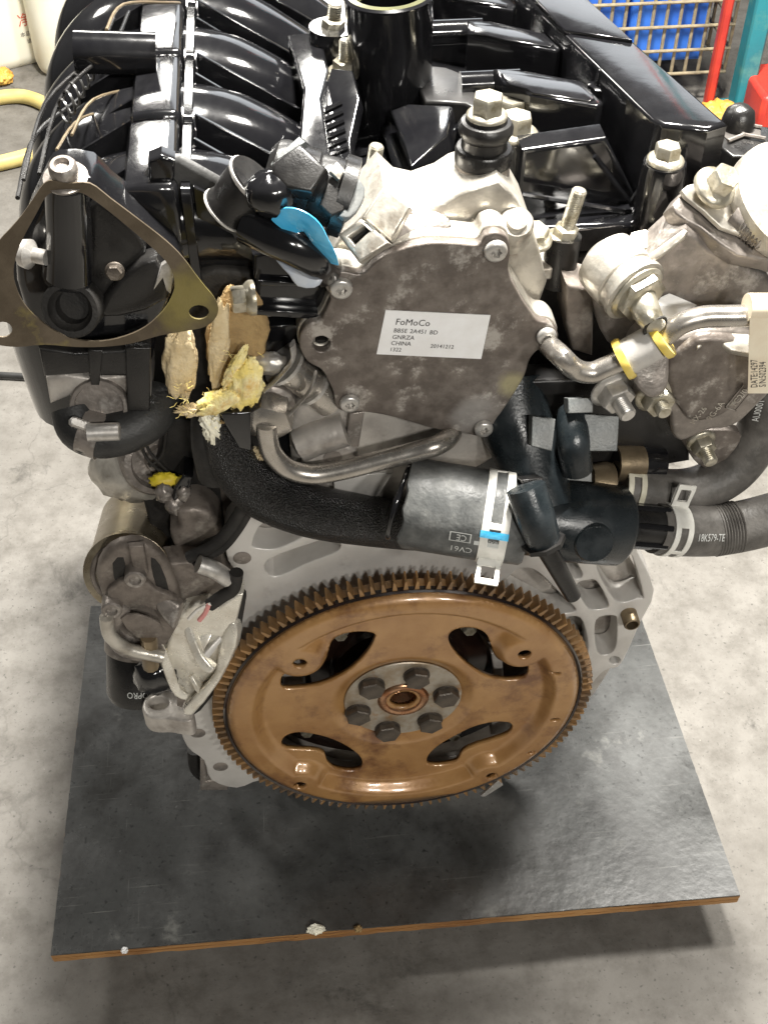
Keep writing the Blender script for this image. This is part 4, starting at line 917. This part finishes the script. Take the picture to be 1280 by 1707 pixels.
# ---- throttle inlet at the near left, black
ti = plateY('throttle_inlet', [(70, 320), (92, 296), (150, 300), (180, 330), (290, 420), (300, 470), (262, 560), (240, 640), (150, 660), (80, 610), (40, 520), (25, 430)], .006, .034, 'gloss_black', eng, bev=.006, k=2)
G().tube([U(112, 305, y=-.006), U(116, 400, y=-.002), U(116, 460, y=-.002)], [.0105, .0118, .0125], 20, 3).build('bolt_tower', 'gloss_black', ti)
G().tube([U(85, 440, y=-.004), U(90, 470, y=-.004), U(150, 478, y=-.006)], .004, 8).build('inlet_rib', 'gloss_black', ti)
plateY('inlet_web', [(160, 330), (230, 390), (240, 440), (170, 500), (150, 470), (150, 380)], .0, .01, 'satin_black', ti, bev=.003, k=2)
plateY('inlet_foot', [(205, 460), (262, 430), (280, 500), (200, 530), (165, 520)], -.006, .014, 'satin_black', ti, bev=.003, k=2)
P = U(118, 516, y=-.012); G().lathe(P, (-.1, -.92, .35), [(.0155, -.02), (.0155, 0), (.0145, .0012), (.0118, .0012), (.0112, -.002), (.0090, -.004), (.0086, -.012), (0, -.012)], 32).build('inlet_port', 'matte_black', ti)
P = U(50, 424, y=-.004); G().lathe(P, (.9, -.4, 0), [(.003, -.006), (.007, -.004), (.0078, 0), (.004, .003), (.004, .010)], 18).build('inlet_bolt', 'screw_steel', ti)
g = G().bolt(U(192, 452, y=-.012), (0, -1, .3), .004, .004).build('inlet_screw', 'dark_bolt', ti)
plateY('white_clip', d6((885, 880), (930, 740), (985, 700), (1000, 800), (985, 900), (960, 880), (940, 810)), -.008, .004, 'screw_steel', ti, bev=.0006, k=1)
# ---- gasket hanging on its bolt: loose sheet metal
gq = d6((395, 262), (520, 262), (640, 350), (800, 470), (960, 595), (1055, 690), (1130, 790), (1185, 860), (1235, 920), (1260, 985), (1240, 1045), (1180, 1090), (1080, 1112), (920, 1140), (760, 1185), (600, 1204), (440, 1205), (260, 1192), (100, 1205), (-30, 1190), (-190, 1150), (-220, 1050), (-120, 850), (-60, 680), (0, 590), (60, 525), (125, 450), (195, 350), (250, 270), (300, 245))
gin = d6((380, 316), (440, 312), (500, 330), (600, 400), (700, 480), (830, 590), (930, 680), (990, 760), (1008, 850), (990, 920), (940, 1000), (840, 1090), (720, 1145), (590, 1172), (450, 1165), (330, 1120), (230, 1050), (150, 970), (100, 880), (80, 790), (90, 700), (120, 610), (160, 530), (215, 430), (262, 345), (310, 312))
GY = -.018
L = [[U(*p, y=GY) for p in sm(gq, 3)], [U(*p, y=GY) for p in sm(gin, 3)], [U(*p, y=GY) for p in circ(*d6((1148, 1005))[0], 17, 12, 16)], [U(*p, y=GY) for p in circ(*d6((18, 1105))[0], 16, 13, 16)]]
gk = G().prism(L, L[0][0], (0, -1, 0), .0011).build('metal_gasket', 'gasket_metal')
stain('gasket_metal', U(318, 500, y=GY)-WL[gk], .022, (.34, .29, .08), .6)
tag(gk, 'brown sheet metal gasket with triangular lugs hanging at the left of the engine', 'gasket')
P = U(110, 296, y=-.010)
G().lathe(P, (0, -.3, 1), [(.0105, -.001), (.0108, .0004), (.0075, .0008), (.0054, .0014), (.0064, .002), (.0070, .004), (.0068, .0075), (.0056, .0092), (.0038, .0094), (.0030, .0070), (0, .0068)], 32).build('socket_bolt', 'dull_aluminium', ti)
# ---- valve with banded hose under the inlet
va = plateY('valve_body', c4((195, 720), (280, 700), (390, 720), (540, 705), (640, 700), (650, 860), (560, 880), (480, 890), (380, 870), (300, 800), (215, 835)), .0, .05, 'cast_aluminium', eng, bev=.003, k=1)
plateY('valve_cover_black', c4((165, 590), (320, 610), (520, 600), (640, 580), (640, 700), (540, 712), (430, 712), (420, 745), (390, 745), (385, 700), (190, 715)), -.006, .05, 'satin_black', va, bev=.002, k=1)
plateY('bracket', c4((535, 590), (645, 590), (640, 860), (545, 860)), -.009, .006, 'satin_black', va, bev=.001, k=1)
plateY('bracket', c4((375, 600), (440, 600), (425, 750), (390, 750)), -.009, .006, 'satin_black', va, bev=.001, k=1)
P = U(*c4((425, 838))[0], y=-.006); G().lathe(P, (0, -.95, .3), [(.0165, -.02), (.0165, 0), (.0158, .001), (.0138, .001), (.0132, -.001), (0, -.001)], 32).build('valve_plug', 'dull_aluminium', va)
hp = [U(*p, y=y) for p, y in zip(c4((318, 850), (345, 930), (430, 962), (540, 940), (640, 880), (690, 800)), (.002, -.006, -.010, -.008, .0, .014))]
vh = G().tube(hp, .0135, 24, 6).build('banded_hose', 'black_rubber', va)
A, B = hp[1].lerp(hp[2], .1), hp[3]
G().lathe(hp[2].lerp(hp[1], .35), hp[2]-hp[1], [(.0134, -.006), (.0144, -.006), (.0144, .006), (.0134, .006)], 32).build('clamp_band', 'dull_aluminium', va)
A = U(*c4((375, 950))[0], y=-.022); B = U(*c4((510, 945))[0], y=-.022)
G().lathe(A, B-A, [(.0052, 0), (.0052, (B-A).length), (.0045, (B-A).length+.0005)], 20).build('clamp_screw', 'screw_steel', va)
for i in range(6):
    P = U(*c4((318+i*13, 905+i*5))[0], y=-.018); G().lathe(P, (.3, -.6, .6), [(.003, -.002), (.003, .002), (.002, .003)], 8).build('clamp_tooth', 'screw_steel', va)

# ---- white/grey alternator casing and clutter under it
al = G().blob(U(225, 775, y=.07), (.030, .026, .026), 21, .12, 2.0, 28).build('alternator', 'bright_aluminium', eng)
G().lathe(U(268, 768, y=.05), (.3, -.8, .3), [(.024, -.03), (.026, -.004), (.024, 0), (.020, .001), (.018, -.004), (.010, -.004), (.009, .0), (0, .0)], 36).build('pulley_end', 'dull_aluminium', al)
for pts in (e7((370, 130), (400, 280), (480, 380), (570, 440)), e7((405, 130), (430, 240), (500, 330), (600, 430)), e7((580, 90), (560, 250), (510, 330), (440, 380))):
    G().tube([U(*p, y=.040) for p in pts], .0011, 8).build('wire', 'matte_black', al)
G().blob(U(*e7((560, 490))[0], y=.035), (.010, .005, .005), 8, .28, 3).build('paint_dab', 'yellow_paint', al)
cl_ = plateY('cable_connector', e7((640, 560), (720, 450), (800, 470), (780, 560), (690, 640), (620, 700)), .028, .02, 'gloss_black', al, bev=.002, k=1)
for p, s_ in zip(e7((560, 590), (650, 700), (720, 590)), (.006, .006, .005)):
    G().blob(U(*p, y=.03), (s_, .006, s_*1.3), int(p[0]), .25, 3).build('wire_end', 'dull_aluminium', al)
plateY('starter_relay', e7((660, 760), (830, 735), (960, 790), (1025, 880), (1020, 950), (900, 1000), (740, 1120), (640, 1040), (610, 930), (680, 880)), .022, .03, 'dirty_casting', al, bev=.004, k=2)
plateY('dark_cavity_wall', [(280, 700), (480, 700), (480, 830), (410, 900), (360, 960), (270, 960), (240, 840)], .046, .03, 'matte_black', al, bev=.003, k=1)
for off, r in ((0, .0042), (9, .0032)):
    G().tube([U(p[0]+off, p[1]+off*.9, y=-.0) for p in e7((1250, 640), (1120, 860), (980, 1020), (760, 1130))], r, 12).build('battery_cable', 'matte_black', al)
plateY('strip', e7((1060, 880), (1215, 680), (1250, 710), (1080, 940)), .008, .004, 'foam_tan', al, bev=.0008, k=1)

# ================================================================== STARTER MOTOR
sa, sb = U(230, 866, y=.095), U(213, 954, y=.010)
sol_d = (sb-sa).normalized()
stm = G().lathe(sa, sol_d, [(.020, -.006), (.0255, 0), (.0265, .004), (.0268, (sb-sa).length-.004), (.0290, (sb-sa).length-.003), (.0292, (sb-sa).length+.001), (.026, (sb-sa).length+.002)], 44).build('starter_motor', 'tin_can', eng)
G().lathe(sa-sol_d*.004, -sol_d, [(.020, 0), (.020, .004), (.006, .004), (.006, .012), (0, .012)], 24).build('terminal', 'matte_black', stm)
nose = plateY('starter_nose', [(160, 962), (172, 928), (200, 908), (235, 906), (265, 924), (286, 955), (303, 1005), (298, 1045), (272, 1085), (262, 1092), (225, 1078), (190, 1062), (174, 1040), (172, 1002)], -.004, .011, 'dirty_casting', stm, bev=.004, k=2)
plateY('nose_rib', [(214, 912), (240, 910), (248, 958), (224, 962)], -.009, .006, 'dirty_casting', stm, bev=.002, k=1)
plateY('nose_shade', [(188, 940), (206, 930), (212, 968), (196, 980)], -.0045, .002, 'matte_black', stm, bev=.0004, k=2)  # two flat black plates, their colour standing for the shade in recesses
plateY('nose_shade', [(252, 930), (268, 944), (282, 985), (268, 990), (256, 962)], -.0045, .002, 'matte_black', stm, bev=.0004, k=2)
plateY('nose_web', [(180, 985), (225, 962), (262, 985), (296, 1000), (290, 1030), (240, 1012), (190, 1020)], -.0085, .006, 'dirty_casting', stm, bev=.002, k=2)
plateY('nose_cap', c8((190, 800), (230, 790), (300, 820), (280, 870), (250, 930), (340, 980), (440, 1000), (430, 1040), (320, 1040), (230, 1000), (190, 920)), -.012, .012, 'dull_aluminium', stm, bev=.004, k=3)
G().lathe(sb, sol_d, [(.0262, .0005), (.0235, .0030), (.0215, .0030), (.0195, .0008), (.012, .0008), (.010, .0040), (0, .0040)], 44).build('solenoid_end', 'dirty_casting', stm)
for p in c8((322, 682), (222, 812)):
    P = U(*p, y=-.014); G().lathe(P, (0, -1, .1), [(.0072, -.012), (.0070, .0), (.0060, .0012), (.0040, .0012), (.0034, -.001), (0, -.001)], 20).build('screw_boss', 'dull_aluminium', stm)
G().tube([U(*p, y=-.016) for p in c8((200, 840), (215, 920), (290, 975), (390, 1000), (440, 1010))], .0048, 12).build('nose_rim', 'bright_aluminium', stm)
plateY('nose_pocket', c8((260, 850), (330, 830), (430, 870), (430, 930), (330, 930)), -.0135, .002, 'dirty_casting', stm, bev=.0005, k=2)
# bright drive housing facing the flywheel
dh = plateY('drive_housing', d4((760, 330), (900, 290), (980, 330), (1090, 250), (1150, 240), (1100, 450), (1085, 600), (1000, 790), (950, 880), (800, 1045), (740, 1020), (765, 910), (690, 860), (620, 640), (660, 480)), -.002, .016, 'polished_casting', stm, bev=.003, k=1)
plateY('housing_gasket', d4((1150, 240), (1165, 260), (1115, 560), (1030, 810), (860, 1020), (800, 1060), (780, 1100), (735, 1020), (900, 800), (1060, 500)), .003, .006, 'matte_black', dh, bev=.001, k=1)
plateN('housing_lip', d4((1040, 440), (1095, 450), (1090, 600), (1000, 790), (950, 872), (800, 1055), (738, 1012), (890, 850), (960, 740), (975, 600)), U(*d4((1000, 700))[0], y=-.010), (-.35, -.9, .3), .012, 'polished_casting', dh, bev=.0022, k=2)
plateN('housing_rib', d4((600, 570), (640, 630), (690, 760), (730, 880), (778, 915), (762, 955), (690, 925), (640, 830), (600, 700)), U(*d4((680, 760))[0], y=-.011), (.3, -.9, .3), .012, 'polished_casting', dh, bev=.002, k=2)
plateN('housing_rib', d4((755, 335), (800, 480), (870, 655), (945, 740), (905, 775), (825, 700), (765, 560), (742, 460)), U(*d4((830, 580))[0], y=-.009), (-.3, -.85, .4), .008, 'polished_casting', dh, bev=.0016, k=2)
plateN('housing_rib', d4((870, 650), (990, 520), (1010, 545), (905, 690)), U(*d4((930, 600))[0], y=-.008), (.3, -.8, .5), .008, 'machined_aluminium', dh, bev=.0012, k=1)
plateN('housing_rib', d4((775, 795), (800, 785), (850, 870), (845, 915), (815, 880)), U(*d4((810, 840))[0], y=-.008), (-.3, -.85, .4), .008, 'polished_casting', dh, bev=.0012, k=1)
plateN('housing_panel', d4((800, 470), (950, 480), (870, 640)), U(*d4((870, 540))[0], y=-.0035), (-.1, -.75, .65), .004, 'polished_casting', dh, bev=.0006, k=1)
plateN('housing_arm', d4((545, 250), (600, 250), (705, 300), (722, 345), (682, 472), (650, 462), (560, 350)), U(*d4((630, 350))[0], y=-.012), (-.2, -.85, .5), .012, 'dull_aluminium', dh, bev=.003, k=2)
plateY('housing_back', d4((520, 60), (760, 30), (1000, 60), (1060, 160), (960, 300), (760, 330), (700, 300), (540, 220)), .006, .02, 'dirty_casting', dh, bev=.003, k=1)
plateY('housing_pocket', c8((500, 1180), (540, 1190), (520, 1230), (500, 1220)), -.0115, .002, 'dirty_casting', dh, bev=.0004, k=1)
G().tube([U(*p, y=-.014) for p in c8((590, 615), (660, 640), (720, 680))], .006, 12).build('earth_lug', 'screw_steel', stm)
G().tube([U(*p, y=-.016) for p in c8((755, 650), (740, 720), (690, 755), (640, 790))], .0045, 12).build('cut_cable', 'matte_black', stm)
G().tube([U(*p, y=-.019) for p in c8((645, 785), (590, 810), (550, 850))], .0013, 8).build('bare_wire', 'wire_white', stm)
G().tube([U(*p, y=-.020) for p in c8((635, 790), (620, 825), (595, 855))], .0017, 8).build('bare_wire', 'wire_pink', stm)
# ---- oil filter below, in shade
fa = U(232, 1080, y=.050); 
of_ = G().lathe(fa, (-.12, -.45, -.9), [(.022, -.012), (.0245, -.006), (.0245, .036), (.022, .042), (.0, .044)], 44).build('oil_filter', 'satin_black', eng)
G().lathe(fa, (-.12, -.45, -.9), [(.0250, -.008), (.0262, -.006), (.0262, .000), (.0250, .001)], 44).build('filter_band', 'dull_aluminium', of_)
fd = Vector((-.12, -.45, -.9)).normalized()
for t, h, s_ in (('MOPRO', .026, .0075), ('NL', .016, .0050)):
    cA = cam_angle(fa, fd); lettering(t, s_, lambda x, y, h=h: around(fa, fd, .0248, cA+(x-.010)/.0248-.1, h+y), of_, 'ink_grey', stretch=.8)
G().tube([U(248, 1060, y=-.012), U(252, 1110, y=-.010)], .006, 10, smooth=False).build('filter_bracket', 'brass_can', of_)
G().blob(U(262, 1125, y=.0), (.016, .012, .016), 31, .25, 2).build('oil_cooler_knob', 'gloss_black', of_)
G().tube([U(326, 1250, y=.050), U(330, 1280, y=.046), U(350, 1296, y=.055)], .007, 14).build('drain_hose', 'matte_black', of_)

# ================================================================== SENSOR CONNECTOR AND TAPE ABOVE THE PUMP
ka, kb = U(*d7((395, 330))[0], y=.012), U(*d7((960, 520))[0], y=.004)
kd = (kb-ka).normalized(); kl = (kb-ka).length
ks = G().lathe(ka, kd, [(.012, -.003), (.0172, 0), (.0185, .004), (.0185, kl*.5), (.0165, kl*.52), (.0175, kl*.55), (.0182, kl*.8), (.0215, kl*.82), (.0215, kl*.98), (.018, kl)], 12, .2).build('solenoid', 'satin_black', eng)
plateN('solenoid_flat', d7((400, 250), (600, 120), (790, 300), (680, 470), (500, 440), (390, 340)), U(*d7((580, 300))[0], y=-.008), (-.1, -.62, .78), .016, 'satin_black', ks, bev=.0022, k=1)
plateN('solenoid_window', d7((770, 480), (800, 400), (950, 480), (910, 600), (820, 640), (740, 560)), U(*d7((850, 520))[0], y=-.0135), (.1, -.75, .65), .006, 'matte_black', ks, bev=.001, k=1)
plateN('solenoid_ring', d7((905, 310), (985, 340), (1065, 440), (1040, 560), (960, 660), (880, 640), (950, 520), (960, 460), (900, 370)), U(*d7((1000, 480))[0], y=-.010), (.2, -.75, .65), .014, 'grey_fitting', ks, bev=.0015, k=2)
plateN('bright_tab', d7((810, 320), (860, 250), (915, 310), (880, 385)), U(*d7((860, 310))[0], y=-.006), (.1, -.6, .8), .004, 'bright_aluminium', ks, bev=.0006, k=1)
plateN('solenoid_cap', d7((385, 270), (420, 220), (590, 70), (640, 110), (590, 150), (400, 290)), U(*d7((500, 180))[0], y=.004), (-.2, -.5, .85), .006, 'grey_fitting', ks, bev=.001, k=1)
# harness plug at its left
pa, pb = U(*d7((60, 610))[0], y=.008), U(*d7((290, 380))[0], y=.006)
pl = G().lathe(pa, pb-pa, [(.010, -.002), (.0128, 0), (.0132, .003), (.0122, .006), (.0138, (pb-pa).length*.5), (.0152, (pb-pa).length*.95), (.0150, (pb-pa).length), (.0, (pb-pa).length)], 28).build('harness_plug', 'satin_black', ks)
G().lathe(pb-(pb-pa)*.06, pb-pa, [(.0150, -.002), (.0160, -.0005), (.0160, .0004), (.0150, .0004), (.0150, -.002)], 28).build('plug_ring', 'machined_aluminium', pl)
G().lathe(pa+(pb-pa)*.04, pb-pa, [(.0130, -.0005), (.0138, -.0005), (.0138, .0005), (.0130, .0005), (.0130, -.0005)], 28).build('plug_ring', 'machined_aluminium', pl)
G().blob(U(*d7((400, 480))[0], y=-.006), (.014, .012, .012), 41, .15, 2).build('plug_body', 'gloss_black', pl)
G().tube([U(*d7((230, 700))[0], y=.0), U(*d7((400, 780))[0], y=-.008), U(*d7((560, 850))[0], y=-.012), U(*d7((690, 930))[0], y=-.010), U(*d7((760, 1010))[0], y=.004)], .0105, 20, 6).build('breather_hose', 'gloss_black', ks)
tpq = [U(*p, y=y) for p, y in zip(d7((470, 720), (560, 665), (660, 700), (730, 800), (780, 890), (800, 960)), (-.014, -.018, -.0215, -.022, -.020, -.014))]
tpe = G().tube(tpq, [.0070, .0088, .0080, .0066, .0060, .0060], 14, 5, w=.14, twist=(-.2, 1, -.3)).build('blue_tape', 'blue_tape', ks)
plateN('clear_wrap', d7((410, 880), (530, 890), (640, 960), (720, 985), (770, 960), (760, 1090), (700, 1150), (580, 1140), (520, 1060), (430, 960)), U(*d7((600, 1020))[0], y=-.010), (-.1, -.8, .6), .004, 'clear_film', ks, bev=.0015, k=2)

# ================================================================== SMALL LOOSE THINGS ON THE BOARD
def crumb(px, py, r, seed, mat, label, name='foam_crumb', cat='crumb'):
    P = U(px, py, z=ZB+r[2]*.8); o = G().blob(P, r, seed, .4, 2.5, 16).build(name, mat); tag(o, label, cat); return o
crumb(527, 1549, (.0070, .004, .0035), 51, 'pale_plastic', 'pale yellow foam crumb lying on the front edge of the board')
crumb(597, 1548, (.003, .003, .002), 52, 'foam_brown', 'tiny brown foam crumb on board edge beside the pale one')
crumb(208, 1584, (.0026, .0026, .002), 53, 'label_white', 'tiny white crumb near the front left corner of the board')
o = G().tube([U(594, 1310, z=ZB+.001), U(598, 1296, z=ZB+.0014), U(606, 1278, z=ZB+.001)], .0012, 8).build('wood_splinter', 'foam_tan'); tag(o, 'thin tan splinter lying on the dark board in front of the flywheel', 'splinter')

# ================================================================== BACKGROUND
# jerrycans
def jug(name, px, py, w_, d_, h_, rz, label, texts):
    P = U(px, py, z=ZF); t = thing(name, label, 'jerrycan', P, 'white jerrycans on the floor'); rot = Matrix.Rotation(R_(rz), 3, 'Z')
    def ring(z, s_):
        pts = []
        for i in range(32):
            a = 2*math.pi*i/32; c, s0 = math.cos(a), math.sin(a)
            pts.append(P+rot @ Vector((math.copysign(abs(c)**.45, c)*w_/2*s_, math.copysign(abs(s0)**.45, s0)*d_/2*s_, z)))
        return pts
    g = G().rings([ring(0, .9), ring(.008, .97), ring(.02, 1), ring(h_*.8, 1), ring(h_*.88, .95), ring(h_*.96, .6), ring(h_, .3)])
    b = g.build('body', 'pale_plastic', t)
    C = P+Vector((0, 0, h_)); G().lathe(C, (0, 0, 1), [(.025, -.01), (.025, .02), (.022, .022), (0, .022)], 24).build('cap', 'red_paint', t)
    for tx, sz, a, z, mat in texts:
        lettering(tx, sz, lambda x, y, a=a, z=z: P+rot @ Vector((a+x, -d_/2-.0012, z+y)), b, mat)
    return t
jug('jerrycan', 5, 82, .27, .20, .36, 28, 'white jerrycan with red writing at the top left edge', (('净洗剂', .026, .010, .078, 'ink_red'), ('本品适用于清洗', .0095, .010, .058, 'ink'), ('请勿食用 有效', .0095, .02, .044, 'ink'), ('生产日期', .0095, .04, .030, 'ink')))
jug('jerrycan', 148, 92, .20, .18, .36, 12, 'white jerrycan without writing right behind the intake manifold', ())
# yellow hose loop
hp = [U(*p, z=ZF+.012) for p in ((-120, 190), (-30, 168), (40, 161), (92, 185), (106, 215), (70, 250), (0, 272), (-120, 292))]
o = G().tube(hp, .0125, 16, 8).build('yellow_hose', 'yellow_hose'); tag(o, 'loop of yellow rubber hose lying on the floor at the left', 'hose')
o = G().tube([U(p[0], p[1], z=ZF+.006) for p in ((-60, 622), (20, 626), (80, 628), (160, 620), (260, 640))], .0045, 10).build('floor_cable', 'black_rubber'); tag(o, 'thin dark cable lying on the floor behind the gasket', 'cable')
o = G().blob(U(4, 128, z=ZF+.012), (.02, .02, .014), 61, .3, 2).build('rag', 'orange_paint'); tag(o, 'small orange scrap on the floor below the printed jerrycan', 'scrap')
# wire mesh container with blue crates
mc_y = U(1150, 172, z=ZF).y
mc = thing('mesh_container', 'galvanised wire mesh container full of blue crates at top right', 'container', U(1100, 190, z=ZF))
mx0, mx1 = U(900, 60, y=mc_y).x, U(1218, 60, y=mc_y).x; zt = ZF+.90
nx = 14
for i in range(nx+1):
    x = mx0+(mx1-mx0)*i/nx; G().tube([(x, mc_y, ZF+.06), (x, mc_y, zt)], .0032, 8, smooth=False).build('wire', 'wire_galvanised', mc)
for i in range(20):
    z = ZF+.06+.042*i; G().tube([(mx0, mc_y-.006, z), (mx1, mc_y-.006, z)], .0030, 8, smooth=False).build('wire', 'wire_galvanised', mc)
for i in range(10):
    y = mc_y+.05*(i+1); G().tube([(mx1, y, ZF+.06), (mx1, y, zt)], .0032, 8, smooth=False).build('wire', 'wire_galvanised', mc)
for i in range(20):
    z = ZF+.06+.042*i; G().tube([(mx1, mc_y, z), (mx1, mc_y+.55, z)], .0030, 8, smooth=False).build('wire', 'wire_galvanised', mc)
for i in range(2):
    for j in range(2):
        x0 = mx0+.01+(mx1-mx0-.03)*i/2; x1 = x0+(mx1-mx0-.05)/2; z0 = ZF+.065+.17*j
        o = G().box((x0, mc_y+.03, z0), (x1, mc_y+.45, z0+.155)).build('blue_crate', 'blue_crate', bevel=.008)
        G().box((x0-.004, mc_y+.022, z0+.13), (x1+.004, mc_y+.46, z0+.15)).build('rim', 'blue_crate', o, bevel=.004)
        tag(o, '%s blue crate in the %s row behind the wire mesh' % (('left', 'right')[i], ('bottom', 'upper')[j]), 'crate', 'blue crates in the mesh container')
def post(name, px0, py0, w_, mat, label, y, h_=1.6):
    P = U(px0, py0, y=y); P.z = ZF
    t = thing(name, label, 'post', P)
    G().box((P.x-w_/2, y-w_/2, ZF), (P.x+w_/2, y+w_/2, ZF+h_)).build('upright', mat, t, bevel=.004)
    G().box((P.x-w_*.9, y-w_*.9, ZF), (P.x+w_*.9, y+w_*.9, ZF+.012)).build('foot_plate', mat, t, bevel=.002)
    return t
post('red_post', 1196, 90, .0165, 'red_paint', 'slim red steel upright beside the wire mesh container', mc_y-.06)
post('teal_post', 1250, 90, .034, 'teal_paint', 'thick teal painted steel upright at the top right corner', mc_y-.04)
o = G().blob(U(1195, 190, z=ZF+.03), (.035, .03, .022), 71, .35, 2).build('orange_bag', 'orange_paint'); tag(o, 'small orange and yellow bundle at the foot of the red post', 'bundle')
rp_ = U(1290, 215, z=ZF); o = G().box((rp_.x-.045, rp_.y-.03, ZF), (rp_.x+.09, rp_.y+.10, ZF+.075)).build('red_crate', 'red_paint', bevel=.008); tag(o, 'small red crate on the floor at the right edge behind the black connector', 'crate')
o = G().box((U(1190, 60, y=2.6).x, 2.5, ZF), (U(1190, 60, y=2.6).x+1.2, 2.9, ZF+1.2)).build('dark_cabinet', 'dark_clutter', bevel=.01); tag(o, 'dark cabinet standing behind the red and teal posts', 'cabinet')
